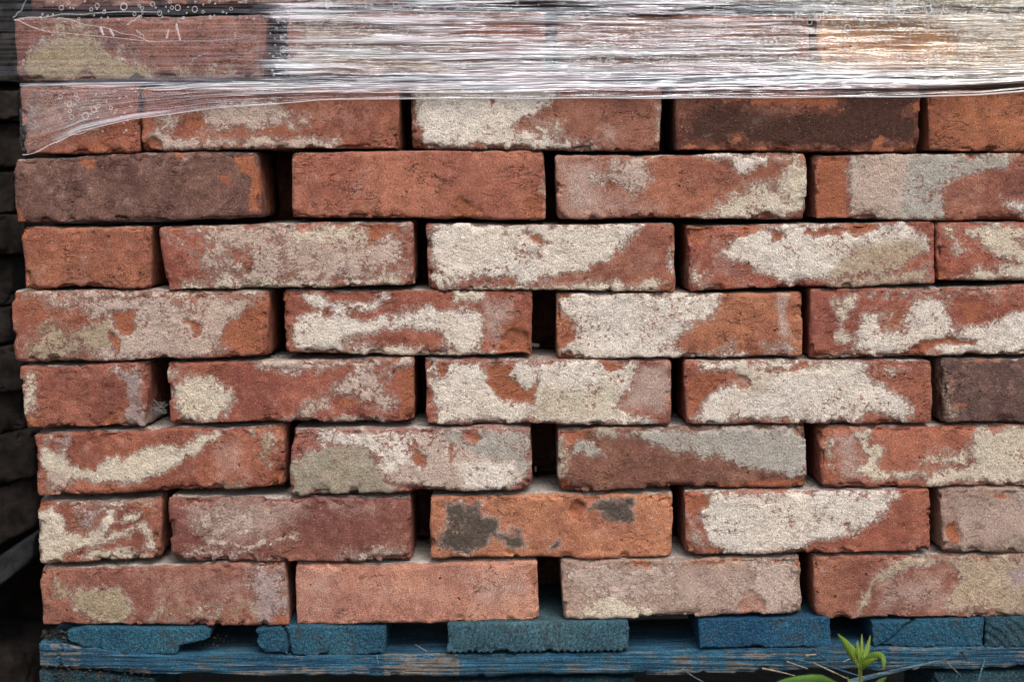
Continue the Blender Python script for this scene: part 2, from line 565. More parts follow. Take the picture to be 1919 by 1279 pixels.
    d -= chips * 13 * sstep(.57, .66, ch) * np.exp(-np.maximum(ed, 0) / 7.0)
    for (qx_, qy_, rr, dep, *bare_) in chipsat:
        bq = bare_[0] if bare_ else .9
        dd = np.sqrt((px - qx_) ** 2 + (py - qy_) ** 2 + by ** 2) / rr
        f = np.clip(1.25 - dd + (fbm(px / 12, by / 12, py / 12, 81, 2) - .5) * .8, 0, 1)
        d -= dep * sstep(0, .8, f)
        lay[:, 3] = np.maximum(lay[:, 3], sstep(.1, .4, f) * bq); lay[:, 0] *= 1 - sstep(.1, .4, f)
    if ridge is not None:
        d += ridge(px, py, by, nyv)
    X += nxv * d; Y += nyv * d; Z += nzv * d
    px2, py2 = warp(X, Z)
    mx_, my_ = (L[0] + R[0] + L[1] + R[1]) / 4, (ty + by_) / 2
    co = np.stack([(px2 - mx_) * S * kk, Y * S, (my_ - py2) * S * kk], -1)
    me = bpy.data.meshes.new(name)
    nq = len(quads)
    loops = np.concatenate([quads.ravel(), prev[::-1]]).astype(np.int32)
    me.vertices.add(len(co)); me.vertices.foreach_set("co", co.astype(np.float32).ravel())
    me.loops.add(len(loops)); me.loops.foreach_set("vertex_index", loops)
    me.polygons.add(nq + 1)
    ls = np.concatenate([np.arange(nq) * 4, [nq * 4]]).astype(np.int32)
    me.polygons.foreach_set("loop_start", ls)
    me.update(calc_edges=True)
    me.polygons.foreach_set("use_smooth", np.concatenate([np.ones(nq, bool), [False]]))
    a = me.attributes.new("layers", 'FLOAT_COLOR', 'POINT'); a.data.foreach_set("color", lay.astype(np.float32).ravel())
    if layers:
        t4 = np.concatenate([tint, np.ones((len(tint), 1))], 1)
        a = me.attributes.new("tint", 'FLOAT_COLOR', 'POINT'); a.data.foreach_set("color", t4.astype(np.float32).ravel())
    elif dust:
        t4 = np.concatenate([tint, np.ones((len(tint), 1))], 1)
        a = me.attributes.new("tint", 'FLOAT_COLOR', 'POINT'); a.data.foreach_set("color", t4.astype(np.float32).ravel())
    if worn is not None:
        a = me.attributes.new("worn", 'FLOAT', 'POINT'); a.data.foreach_set("value", worn(px, py, by).astype(np.float32))
    me.materials.append(mat or M_BRICK)
    me.update()
    o = link(name, me, parent, W(mx_, my_, y0))
    o.color = (*color, 1)
    return o


GROUP = "reclaimed bricks stacked on the pallet"
_seed = [0]


def brick(corners, rgb, label, lay="", depth=224, y0=0.0, rough=1.0, r0=4.6, chips=1.0, sp=2.6, chipsat=()):
    """corners: x,y of top left, top right, foot right, foot left"""
    _seed[0] += 1
    (a, b), (c, d), (e, f), (g, h) = corners
    n = random.Random(_seed[0])
    cs = [(a, b), (c, d), (e, f), (g, h)]
    auto = []
    for _ in range(n.choice([1, 1, 2, 3]) if chips > .5 else 1):
        q = n.choice(cs); rr = n.uniform(9, 24)
        auto.append((q[0], q[1], rr, n.uniform(4, 8), n.choice([.1, .35, .7])))
    for _ in range(n.choice([0, 1, 2])):
        t = n.random(); up = n.random() < .5
        p0, p1 = (cs[0], cs[1]) if up else (cs[3], cs[2])
        auto.append((p0[0] + (p1[0] - p0[0]) * t, p0[1] + (p1[1] - p0[1]) * t, n.uniform(8, 20), n.uniform(3, 6), n.choice([.1, .5])))
    chipsat = list(chipsat) + auto
    # gently bowed arrises
    xm, xn = (a + c) / 2 + n.uniform(-60, 60), (g + e) / 2 + n.uniform(-60, 60)
    top = [(a, b), (xm, (b + d) / 2 + n.uniform(-2, 2)), (c, d)]
    bot = [(g, h), (xn, (h + f) / 2 + n.uniform(-2, 2)), (e, f)]
    o = block("brick", (a, g), (c, e), top, bot, depth, y0 or n.uniform(-.0015, .0015), sp, r0, rough,
              parse(lay), _seed[0], M_BRICK, lin(rgb), chips=chips, chipsat=chipsat)
    return tag(o, label, "brick", GROUP)


def C(s): return [tuple(map(float, p.split(','))) for p in s.split()]


FL = "under the plastic film"
# ---- topmost course, only its foot in view
brick(C("50,-105 285,-105 285,12 56,14"), (150, 82, 66), "reddish brick end at the top left corner, its foot seen through the film",
      "G.5: 60,-20 280,-20 280,15 60,15", 470)
brick(C("296,-105 765,-107 765,6 298,10"), (156, 92, 76), "red brick with pale smears in the topmost course, right of the top left brick end",
      "LK.6: 380,-10 760,-10 760,10 480,10")
brick(C("780,-105 1250,-107 1250,-2 782,0"), (140, 84, 70), "topmost brick above the middle of the film, a thin dark red sliver",
      "LK.5: 990,-20 1250,-20 1250,10 990,10")
brick(C("1265,-105 1735,-107 1735,2 1267,0"), (175, 150, 130), "pale whitish topmost brick at the right, behind densely beaded film",
      "LW.9: 1260,-30 1740,-30 1740,10 1260,10")
brick(C("1750,-105 2210,-107 2210,4 1750,4"), (165, 130, 105), "tan topmost brick at the very right edge, behind beaded film",
      "LC.8: 1750,-30 2200,-30 2200,10 1750,10")
# ---- second course, behind the film
brick(C("25,33 500,27 494,147 32,151"), (152, 94, 82), "dark red brick under the film with a hump of yellowish mortar at its left",
      """LY1/8: 33,138 45,112 78,82 112,68 165,62 184,72 200,95 242,116 292,133 285,152 60,152
      LT.6: 62,36 162,30 168,60 150,66 92,52
      LT.6: 320,140 360,128 425,128 440,135 400,148 320,148
      LT.5: 190,80 240,90 250,100 205,92
      G.35: 400,30 500,28 495,148 420,148""")
brick(C("537,27 1022,24 1022,140 540,143"), (158, 98, 82), "film covered brick right of the mortar humped one, tan below and white above",
      """LW1: 543,22 640,22 655,42 545,44
      LT.95: 540,95 640,85 700,80 850,112 900,142 540,146
      LT.7: 560,48 760,52 740,92 560,92
      LT.5: 740,60 900,70 880,110 720,90""")
brick(C("1043,28 1518,26 1518,142 1045,144"), (160, 106, 84), "brownish film covered brick right of the dark joint in the middle of the film",
      "LT.5: 1050,70 1500,60 1510,140 1050,140\nLO.7: 1350,60 1510,60 1510,130 1400,120\nG.4: 1050,30 1510,30 1510,140 1050,140")
brick(C("1532,26 2000,24 2000,140 1534,142"), (205, 146, 96), "tan orange film covered brick at the right edge, right of the greenish joint",
      "LC.65: 1750,20 2000,20 2000,120 1800,100\nLT.5: 1540,30 1760,20 1760,60 1560,60\nLT.6: 1700,110 1900,100 1990,130 1700,142")
# ---- third course
brick(C("33,160 261,158 262,285 46,290"), (164, 84, 56), "brick end at the left under the flared triangular flap of film",
      "G.7/30: 20,150 232,150 200,230 105,272 40,295\nLM.45: 40,165 80,165 90,240 60,275 40,240", 470, chipsat=[(175, 262, 26, 3)])
brick(C("264,163 747,158 748,280 266,282"), (160, 86, 62), "red brick with a long tan lime smear, right of the flared film flap",
      """LK.85/8: 298,228 310,214 400,198 520,188 548,205 582,220 577,236 556,236 540,226 480,240 390,246 350,224 318,240
      LK.9/6: 274,258 300,244 332,262 420,257 560,258 640,262 640,274 300,281
      R.9/5: 345,217 384,213 388,238 352,242
      G.4/20: 560,190 700,190 700,250 600,250""", chipsat=[(285, 272, 18, 6)])
brick(C("768,163 1240,160 1238,283 773,277"), (154, 92, 72), "brick below the film band, limewashed left half and bare brownish right half",
      """LW1/7: 772,150 1045,150 1040,186 1022,200 985,222 962,240 955,249 985,249 1025,255 1038,268 1015,281 940,279 860,277 784,271 800,250 782,230 774,204
      LW.75/8: 1010,262 1060,266 1100,272 1145,282 1020,286
      LW.55/10: 985,235 1020,222 1055,232 1060,262 1000,250
      G.6/14: 1115,238 1140,226 1165,240 1160,272 1120,270
      LK.8/4: 1231,190 1240,190 1238,275 1230,275
      R.9/3: 918,183 930,188 922,198
      R.9/4: 885,272 898,265 910,277""")
brick(C("1265,163 1726,158 1724,286 1268,281"), (112, 62, 48), "very dark burnt brick, nearly black in the middle with a rusty lower edge",
      """D.95/20: 1290,215 1340,196 1400,190 1560,206 1600,160 1722,160 1722,265 1665,262 1620,280 1460,277 1300,268 1284,250
      R.8/6: 1706,215 1712,195 1730,185 1730,222
      R.75/12: 1370,182 1440,165 1560,165 1585,205 1540,212 1480,204 1400,204
      R.5/16: 1440,215 1480,212 1475,235 1445,232
      R.9/5: 1622,283 1650,255 1660,262 1640,285
      R.75/8: 1370,252 1392,248 1394,272 1372,274
      R.6/8: 1680,205 1700,200 1698,225 1680,228
      R.7/6: 1270,272 1600,276 1660,270 1720,268 1722,290 1270,286
      G.45/14: 1395,215 1430,208 1440,235 1410,240""", chips=.6)
brick(C("1738,170 2200,168 2200,284 1740,283"), (166, 90, 50), "plain orange brown brick at the right edge, just below the film",
      "R.4/30: 1740,200 2000,180 2000,285 1745,285", rough=.8)
# ---- fourth course
brick(C("22,299 484,283 491,408 30,419"), (120, 82, 75), "purplish brown burnt brick at the left with a crumbled right end",
      """R.9/5: 135,302 178,296 181,315 165,317 148,310
      R.85/8: 440,284 472,286 492,320 492,405 470,398 466,345 445,315
      R.7/10: 395,318 410,314 440,330 445,360 410,345
      R.8/5: 328,284 350,286 352,302 335,302
      R.8/6: 24,300 36,300 36,318 24,318
      R.8/6: 24,380 40,388 52,416 30,416
      G.35/30: 30,310 300,300 300,330 60,400""", r0=8, y0=-.001)
brick(C("545,286 1020,282 1022,411 545,408"), (174, 97, 70), "clean orange red brick without mortar, with fine horizontal creases",
      "G.25/20: 545,286 580,286 570,400 545,400\nLK.6/4: 1016,290 1024,290 1024,405 1016,405", rough=.8, chips=.7, chipsat=[(872, 404, 30, 5), (1000, 385, 20, 3)])
brick(C("1041,292 1512,287 1510,412 1046,410"), (164, 92, 66), "orange brick with a mauve left end and lime on its right end",
      """G.85/22: 1042,296 1130,292 1122,340 1180,378 1240,392 1100,412 1046,410
      LK.75/9: 1145,288 1215,290 1217,330 1190,366 1160,350 1110,342 1108,322 1140,318
      LW1/7: 1310,286 1442,288 1432,304 1402,319 1384,320 1366,300
      LC.95/10: 1398,348 1440,342 1450,352 1466,312 1488,300 1514,312 1512,404 1420,410 1290,412 1340,394 1362,374
      LC.7/8: 1440,288 1500,288 1500,310 1445,304
      G.7/8: 1492,312 1515,312 1512,402 1497,398""")
brick(C("1525,291 1992,288 1992,412 1527,410"), (156, 88, 68), "brick with bare red left end and straight edged greyish white coat",
      """LZ.95/5: 1588,288 1905,288 1882,310 1832,318 1802,330 1772,342 1762,362 1767,382 1770,412 1597,412 1590,350
      LK.6/12: 1600,300 1700,300 1680,400 1600,400
      R.75/6: 1525,291 1584,291 1592,410 1527,410
      LW.8/8: 1880,372 1922,385 1922,405 1890,396
      D.6/14: 1855,340 1930,345 1930,372 1870,368
      G.45/20: 1770,345 1850,330 1840,400 1770,405""")
# ---- fifth course
brick(C("40,427 283,425 281,540 50,541"), (160, 88, 60), "small plain orange red brick end with no mortar on it",
      "R.4/20: 60,430 270,430 270,470 60,460", 470, rough=1.3)
brick(C("298,428 774,415 776,534 312,545"), (162, 82, 62), "brick veiled in pinkish grey lime, right of the small plain brick end",
      """LK.72/12: 370,450 330,432 420,420 560,416 762,416 766,434 748,432 757,452 766,502 760,532 640,535 480,541 340,546 348,535 380,520 372,490 390,470
      LC.95/8: 340,541 430,516 520,526 640,528 772,518 772,536 480,549 350,549
      LC.9/10: 540,422 680,420 680,450 560,450
      R.9/6: 690,414 742,418 742,440 716,440 702,460 688,455
      R.7/8: 445,470 470,465 475,500 455,515
      G.7/20: 430,480 600,470 700,500 560,520
      LK.5/8: 300,430 335,430 370,475 360,490 330,460""", chipsat=[(330, 425, 16, 3)])
brick(C("798,420 1264,420 1264,548 804,543"), (158, 88, 66), "white limed brick with a bare lower right corner, right of the pinkish grey veiled one",
      """LW1/8: 806,432 832,418 1202,420 1190,434 1160,472 1130,490 1080,510 1050,516 1000,530 962,528 930,520 862,521 832,541 810,531 812,500 806,462
      LC.9/6: 832,542 920,536 1062,536 1100,528 1202,531 1222,520 1242,528 1236,542 1200,549 850,547
      R.9/5: 985,438 1012,438 1027,455 1016,463 994,450
      R.6/10: 960,470 1010,470 1010,480 970,485
      R.8/5: 940,520 970,518 960,532 935,532
      G.4/20: 1050,520 1150,490 1230,450 1250,520 1180,530
      LW.8/4: 1252,470 1260,470 1262,512 1254,512""")
brick(C("1285,423 1752,415 1752,532 1292,547"), (164, 82, 60), "white limed brick with a red rim all round and a crumbly top edge",
      """LW1/7: 1350,476 1376,454 1380,440 1402,430 1500,418 1640,422 1692,416 1712,430 1736,455 1740,472 1710,490 1670,510 1600,515 1530,521 1480,530 1420,506 1400,490 1370,486
      LT.95/8: 1545,541 1580,524 1650,519 1712,506 1740,494 1736,526 1690,536 1600,547
      LC.7/10: 1290,500 1312,500 1332,540 1400,544 1480,547 1320,549 1292,530
      LT.9/14: 1600,470 1720,450 1730,480 1650,510 1560,515
      R.95/4: 1508,442 1514,430 1590,425 1642,418 1642,432 1600,436
      R.9/4: 1438,434 1468,434 1462,450 1445,452
      R.9/4: 1380,425 1404,424 1400,440 1382,440
      G.5/14: 1320,440 1352,440 1380,488 1420,510 1400,540 1330,510""", chipsat=[(1605, 422, 20, 6), (1310, 435, 22, 4)])
brick(C("1755,418 2220,416 2220,528 1757,526"), (160, 78, 56), "red brick with ragged lime streaks at the right edge, beside the red rimmed white brick",
      """LC.85/7: 1812,430 1850,420 2010,418 2010,492 1892,490 1862,470 1822,446
      LK.7/6: 1774,460 1800,448 1812,470 1790,478
      LC.85/6: 1776,523 1832,502 1922,497 1952,527
      LC.6/8: 1760,425 1790,422 1790,445 1765,450""", chipsat=[(1765, 515, 14, 3)])
# ---- sixth course
brick(C("21,548 505,545 502,668 28,678"), (158, 84, 58), "brick at the left crusted in patchy yellowish pink lime with red holes",
      """LK.85/8: 42,553 120,546 500,546 500,552 300,556 120,560
      LK.9/9: 84,568 200,561 330,560 460,557 476,570 472,590 450,610 432,600 420,640 440,660 300,673 200,673 162,650 150,622 210,590 160,584 100,580
      LY.75/14: 42,640 100,600 150,632 162,668 60,677
      LY.8/10: 130,630 200,600 220,640 160,660
      R.95/4: 218,584 257,584 252,620 230,630 210,602
      R.9/4: 205,625 216,665 228,640
      R.9/4: 344,604 371,610 371,636
      R.8/6: 432,600 500,560 502,662 450,662 420,640""")
brick(C("530,547 998,545 998,667 534,661"), (160, 82, 60), "red brick with bright white map like blotches and a broken lower right corner",
      """LW1/6: 548,641 552,610 575,588 640,590 700,602 730,588 732,610 706,626 680,626 640,640 642,662 560,660
      LW1/6: 730,612 745,585 800,574 892,585 906,600 900,650 860,661 830,650 830,630 780,614
      LW.95/5: 560,553 590,547 620,570 680,572 706,560 722,548 730,562 690,586 640,586 600,576
      LC.95/5: 842,545 908,543 910,560 850,568
      LC.8/5: 640,663 720,648 830,658 862,662 992,664 992,669 660,669
      LW.7/8: 640,640 700,645 690,662 645,664
      G.8/12: 900,560 966,558 962,640 930,650 902,620
      R.9/8: 940,612 975,600 992,605 992,662 950,660""", chipsat=[(970, 650, 32, 6)])
brick(C("1042,550 1504,550 1502,667 1044,672"), (174, 100, 64), "half white, half orange brick with a grey vertical stripe near its right end",
      """LW1/8: 1045,554 1072,548 1352,550 1345,575 1330,590 1310,605 1290,616 1270,625 1255,640 1240,652 1300,665 1400,664 1400,672 1052,673 1056,640 1072,600 1047,580
      G.9/5: 1455,552 1481,552 1476,600 1490,640 1456,626
      LK.6/8: 1360,640 1380,640 1380,662 1345,662
      LK.6/8: 1430,650 1490,640 1500,664 1430,668
      R.85/5: 1053,625 1070,600 1072,635 1052,650
      R.8/5: 1350,560 1360,552 1370,562 1352,575""")
brick(C("1519,543 1992,533 1992,664 1520,672"), (158, 80, 60), "red and white mottled brick cracked along its lower edge, at the right edge",
      """LC.95/7: 1560,556 1602,548 1602,570 1584,600 1590,640 1566,640 1570,600
      LW.92/8: 1610,600 1640,588 1700,580 1720,560 1772,558 1776,590 1790,620 1832,612 1922,580 1992,560 1992,662 1710,669 1620,669 1602,660 1612,640 1606,620
      LK.6/10: 1602,550 1732,546 1922,535 1990,534 1990,560 1800,560 1760,556
      LC.8/6: 1540,668 1600,662 1612,672 1545,675
      R.95/3: 1692,672 1728,640 1780,631 1835,640 1830,646 1780,640 1750,652 1722,668
      R.6/8: 1640,590 1700,580 1700,615 1650,630
      R.6/8: 1790,560 1850,560 1850,600 1800,610""", chipsat=[(1715, 666, 16, 5)])
# ---- seventh course
brick(C("38,688 276,682 275,803 49,804"), (152, 80, 60), "reddish brick end with a greyish streak down its right side",
      """LC.75/6: 38,706 66,704 66,785 55,798 44,780
      LM1/6: 212,690 236,702 258,694 266,760 277,802 236,804 224,790 246,762 240,740 236,716
      G.4/20: 100,700 200,690 200,720 110,720""", 470, rough=1.5, chipsat=[(215, 795, 24, 4), (60, 795, 18, 4)])
brick(C("312,680 775,671 776,790 319,795"), (158, 80, 60), "red brick with a roundish cream mortar blob near its left end",
      """LC1/7: 325,722 345,708 402,705 406,720 431,730 436,750 420,780 390,795 350,796 335,770 326,746
      LK.8/6: 315,690 342,680 336,700 318,732
      LK.88/7: 480,682 502,672 770,670 772,690 702,686 640,691 552,700 500,691
      LK.75/10: 535,786 570,760 640,720 660,700 692,690 742,690 742,710 712,716 722,740 752,760 702,760 640,756 600,770 560,792
      LK.8/5: 590,790 640,782 722,785 720,793 600,796
      R.9/6: 742,694 776,686 776,782 748,786 748,740
      R.7/6: 600,745 660,745 700,765 640,768""", rough=1.1)
brick(C("794,674 1255,678 1257,798 800,795"), (156, 82, 62), "white brick with ragged red breakthroughs in the middle and a mauve right end",
      """LW1/7: 806,680 1190,680 1186,700 1170,740 1160,756 1150,770 1202,776 1240,796 812,793 816,760 811,720
      LC.95/22: 1010,740 1150,725 1160,770 1060,785 990,775
      R.92/5: 908,682 968,680 958,702 990,730 1004,716 1000,760 970,752 930,746 914,720
      R.85/4: 1128,682 1175,680 1150,698 1135,695
      R.8/4: 820,680 840,680 832,710 820,705
      R.85/3: 845,788 862,784 862,793
      G.9/10: 1196,684 1256,680 1254,780 1205,772 1160,764 1182,720
      G.6/5: 798,680 808,680 808,700 800,705""")
brick(C("1282,678 1748,676 1746,794 1286,797"), (164, 88, 64), "brick with a thick lumpy lime crust holding a dark slot",
      """LW1/8: 1300,792 1320,756 1345,730 1376,714 1380,700 1322,696 1312,680 1450,676 1602,679 1625,690 1632,710 1662,720 1692,746 1706,766 1704,781 1690,786 1640,770 1602,791 1500,799 1440,784 1380,792
      LC1/14: 1376,700 1440,690 1440,730 1400,740
      R.9/5: 1440,692 1500,683 1542,680 1532,690 1452,699
      G.7/10: 1465,720 1510,710 1530,740 1490,760
      LK.7/7: 1640,690 1702,688 1738,688 1682,706 1642,702
      R.8/6: 1290,700 1370,700 1340,730 1310,760 1290,780""", chipsat=[(1392, 718, 13, 5)])
brick(C("1766,674 2220,668 2220,796 1770,793"), (108, 80, 76), "dark purple brown brick with rusty rim at the right edge",
      """R.7/6: 1775,674 1920,668 1920,678 1790,686
      R.8/5: 1784,756 1812,756 1812,766 1790,768
      LT.7/6: 1760,674 1774,674 1790,770 1800,795 1770,792
      R.6/8: 1780,700 1792,700 1792,740 1782,740""", rough=1.2)
# ---- eighth course
brick(C("62,815 531,800 534,912 69,933"), (160, 84, 58), "red brick with a jagged tan mortar ridge sweeping up like a mountain line",
      """LC1/5: 74,842 120,845 131,866 150,880 180,886 202,860 220,855 231,868 270,840 320,832 346,840 370,820 400,806 410,818 370,846 330,876 290,892 250,906 202,906 165,900 140,896 126,916 90,905 72,880
      LM.8/7: 85,822 130,818 130,836 90,836
      LT.7/7: 470,806 532,802 520,830 500,850 504,870 490,862 482,822
      G.75/20: 405,830 445,828 455,890 410,895
      LT.8/6: 410,906 440,900 472,908 460,918 412,918
      LK.55/10: 70,880 130,890 120,925 75,925""", rough=1.2, chipsat=[(520, 905, 20, 4)])
brick(C("547,806 997,802 995,917 548,928"), (164, 92, 78), "pale lilac white brick with a rough greenish grey mortar slab at lower left",
      """LK.85/9: 555,815 700,806 862,804 990,805 995,850 992,915 900,925 760,928 720,900 702,850 600,826
      LW.95/8: 590,812 780,815 760,870 720,890 700,850 610,830
      LO1/6: 546,866 570,850 620,840 670,837 700,850 711,875 722,900 740,921 700,930 548,930
      LZ.95/14: 830,812 990,806 996,890 962,862 900,850
      LW.9/8: 860,870 960,870 980,910 880,922
      R.85/4: 773,822 785,848 800,868 790,880 776,870
      R.9/4: 845,836 855,836 850,866 843,866
      R.9/5: 742,924 790,910 802,928 750,930
      R.8/4: 868,812 900,820 890,826""", rough=1.2, chipsat=[(885, 818, 12, 3)])
brick(C("1042,805 1510,798 1511,915 1050,922"), (138, 88, 70), "brown brick with a smooth cement grey wedge across its upper right",
      """LZ1/5: 1178,814 1280,803 1502,801 1513,850 1506,897 1490,903 1450,886 1380,871 1350,851 1330,861 1300,849 1250,846 1210,826
      LZ1/4: 1064,857 1070,836 1090,824 1115,834 1133,858 1090,846
      LO.9/5: 1108,806 1162,803 1150,822 1110,816
      R.85/6: 1048,808 1108,806 1090,822 1062,846 1050,850
      R.85/5: 1150,916 1280,914 1500,898 1512,903 1504,918 1150,924
      LO.8/5: 1040,830 1056,820 1056,915 1044,900""", chipsat=[(1500, 912, 18, 4)])
brick(C("1534,803 1992,797 1992,911 1541,913"), (168, 90, 64), "orange brick with a mauve left end and comb like lime marks, at right edge",
      """G.8/10: 1560,810 1612,808 1616,870 1622,900 1570,908
      LC.95/4: 1604,810 1632,804 1627,835 1656,845 1648,860 1641,880 1662,888 1722,884 1722,896 1640,900 1608,882 1622,856 1610,830
      LC.95/7: 1836,803 1992,798 1992,908 1740,908 1722,892 1802,880 1826,870 1820,850 1800,850 1826,830
      LC.6/6: 1720,872 1730,850 1790,846 1830,850 1820,880
      LC.75/5: 1550,820 1560,820 1562,880 1552,870
      R.6/8: 1560,880 1580,905 1545,910 1540,880""")
# ---- ninth course
brick(C("68,942 303,935 300,1044 74,1058"), (152, 84, 62), "small brick end smeared all over with thick cream lime swirls",
      """LC1/5: 70,966 95,950 110,965 126,1000 160,1006 195,971 192,950 211,955 216,980 191,1010 240,996 256,990 240,1006 190,1020 150,1030 126,1036 121,1056 76,1057 70,1010
      LC.95/5: 158,1046 170,1030 240,1030 282,1045 212,1056
      LC.95/4: 225,981 236,964 267,961 256,975
      LC.95/4: 254,984 270,978 287,1010 291,1032 270,1030 276,1006
      LC.7/6: 110,938 292,936 292,950 200,951 150,946
      LM.6/8: 140,950 190,950 190,990 150,990""", 470, rough=1.4)
brick(C("316,932 770,934 770,1052 323,1053"), (140, 80, 68), "dusky red brick with faint pinkish rings, right of the lime swirled brick end",
      """G.8/18: 345,955 370,935 480,935 570,940 575,965 545,985 500,1012 450,1022 395,1014 358,992
      LK.62/9: 350,950 400,945 480,950 490,1000 430,1015 370,995
      LK.9/3: 358,984 396,1014 460,1021 530,1010 560,998 556,1008 470,1030 392,1024
      LK.65/9: 322,1050 352,1030 462,1032 502,1052
      G.5/14: 600,936 740,936 700,975 620,975
      R.7/6: 340,935 385,930 380,942 350,946
      LK.6/7: 640,1030 760,1030 760,1050 640,1050""")
brick(C("806,932 1263,926 1262,1046 808,1047"), (186, 112, 74), "bright orange rough brick with two blackish grey stains and a red pit",
      """LS1/5: 815,1010 840,982 838,945 896,944 906,970 936,975 931,1000 981,1005 986,1021 960,1026 930,1006 902,1030 860,1036 825,1030
      LS.95/4: 1112,944 1140,935 1192,932 1182,950 1187,980 1130,976 1124,965 1136,958 1100,954
      LS.9/3: 1032,1024 1045,1012 1050,1024 1040,1030
      LS.9/3: 955,990 980,998 985,1018 970,1005
      R.95/3: 1068,945 1082,932 1094,960 1092,980 1074,966""", rough=1.6, chipsat=[(1082, 955, 15, 6)])
brick(C("1282,923 1746,918 1744,1034 1286,1041"), (162, 84, 60), "brick with a big smooth white patch ending in a curved red lower right corner",
      """LW1/8: 1308,942 1330,927 1682,921 1666,946 1650,970 1622,986 1590,1006 1550,1016 1500,1030 1402,1041 1340,1031 1322,1010 1315,986
      LK.8/9: 1285,962 1312,982 1324,1032 1290,1034
      R.9/4: 1288,932 1332,930 1332,954 1290,962
      R.85/4: 1583,985 1592,985 1592,1002 1584,1004
      R.8/5: 1322,1024 1350,1024 1355,1036 1322,1036""", rough=.9)
brick(C("1760,918 2220,914 2220,1038 1768,1036"), (164, 128, 114), "dusty mauve brick with a red chip in its left edge, at right edge",
      """G.8/20: 1765,925 2000,918 2000,1036 1780,1036
      LZ.6/10: 1770,920 1980,915 1980,940 1800,945
      LO.7/8: 1790,1030 1920,1000 1920,1036 1800,1038
      R.9/5: 1776,990 1790,970 1797,1012 1782,1018
      R.9/4: 1862,928 1880,924 1890,936 1870,938""", chipsat=[(1785, 1000, 16, 4)])
# ---- lowest course, on the pallet
brick(C("74,1068 535,1055 541,1172 79,1174"), (156, 94, 76), "lowest brick at the left with a coarse grey green mortar patch",
      """LY1/6: 130,1121 150,1102 180,1110 216,1100 241,1120 251,1150 241,1168 181,1166 146,1150
      LY.85/5: 98,1120 110,1090 121,1094 121,1116
      LY.8/6: 268,1152 300,1144 302,1166 272,1171
      LM.85/14: 472,1066 530,1062 536,1130 512,1166 482,1160 470,1120
      G.5/30: 260,1070 470,1065 470,1150 280,1140
      LT.5/12: 300,1140 470,1130 480,1150 310,1165
      R.8/5: 515,1160 540,1150 541,1170 515,1172""")
brick(C("553,1060 1008,1053 1011,1165 556,1172"), (196, 128, 104), "lowest dusty pink brick, plain and smooth, second from left on the pallet",
      """G.6/30: 560,1065 640,1060 640,1150 570,1160
      G.65/25: 850,1070 1000,1065 1000,1130 900,1150
      R.6/6: 640,1060 740,1058 720,1070 650,1070
      R.7/6: 985,1070 1008,1060 1008,1130 995,1120
      G.4/30: 650,1080 850,1080 850,1150 650,1150""", rough=.75, chips=.6)
brick(C("1050,1052 1500,1045 1503,1150 1056,1163"), (176, 142, 126), "lowest pale mauve grey brick with lumpy cream mortar along its foot",
      """G.85/30: 1055,1055 1500,1048 1500,1150 1060,1160
      LK.8/12: 1060,1060 1260,1056 1280,1130 1080,1130
      LC1/6: 1085,1142 1120,1115 1150,1120 1202,1138 1222,1150 1222,1163 1080,1166
      LK.9/14: 1400,1060 1502,1050 1505,1150 1410,1156
      R.9/4: 1180,1054 1222,1050 1216,1064 1190,1064
      R.8/4: 1285,1050 1405,1048 1405,1055 1290,1056
      R.85/4: 1447,1049 1468,1048 1462,1058 1450,1057
      R.85/3: 1488,1050 1500,1050 1500,1066 1492,1064""", rough=1.1, chipsat=[(1410, 1135, 26, 4)])
brick(C("1524,1046 1992,1038 1992,1154 1530,1160"), (158, 92, 70), "lowest brick at right with a curving tan mortar line over its mauve face",
      """LT1/5: 1600,1156 1614,1112 1640,1076 1690,1050 1772,1042 1782,1051 1702,1066 1662,1081 1636,1112 1620,1142
      LT.9/9: 1770,1050 1922,1040 1992,1045 1992,1150 1790,1156 1778,1130 1800,1090
      G.7/20: 1650,1085 1780,1060 1790,1150 1630,1155
      LM.8/8: 1895,1070 1925,1060 1925,1090 1900,1095""", rough=1.1)

# ---- second row behind, glimpsed in the joints (coarse)
INNER = "dim brick of the second row, glimpsed only through joints between front bricks"
for row, (y1, y2, hdr) in enumerate([(-105, 7, 1), (7, 152, 0), (152, 286, 1), (286, 415, 0), (415, 543, 1), (543, 673, 0),
                                     (673, 799, 1), (799, 925, 0), (925, 1049, 1), (1049, 1166, 0)]):
    x0 = 50 if hdr else 150
    for k in range(-1 if not hdr else 0, 4):
        xa = x0 + k * 482 + random.uniform(-8, 8)
        kq = 1.0
        y0 = 0.106 + random.uniform(0, .012)
        kb = D / (D + y0)
        f = lambda px, py: (CX + (px - CX) * kb, HY + (py - HY) * kb)
        xe = xa + 470
        if k < 0: xa = 62
        if hdr and k == 0: xa = 300
        a, b_ = f(xa, y1); c_, d_ = f(xe, y2)
        _seed[0] += 1
        o = block("brick", (a, a), (c_, c_), [(a, b_), (c_, b_)], [(a, d_), (c_, d_)], 224, y0, 14, 4, .5, (), _seed[0],
                  M_BRICK, lin((120, 70, 55)))
        tag(o, INNER, "brick", "bricks of the hidden second row")

# ------------------------------------------------------------------ pallet
pallet = link("pallet", None, None, W(960, 1330, 0.1))
pallet.location.z = 0.0
tag(pallet, "weathered blue painted wooden pallet carrying the stack of bricks", "pallet")
PLOC = pallet.location.copy()


def under(o, parent_loc):
    o.location = o.location - parent_loc
    return o


def board(L, R, top, bot, rgb, seed, ridge=None, depth=1500, y0=-.004, worn=None, r0=2.2, rough=.4):
    o = block("deck_board", L, R, top, bot, depth, y0, 2.2, r0, rough, (), seed, M_END, lin(rgb), ridge, pallet, False, .5, worn)
    return under(o, PLOC)


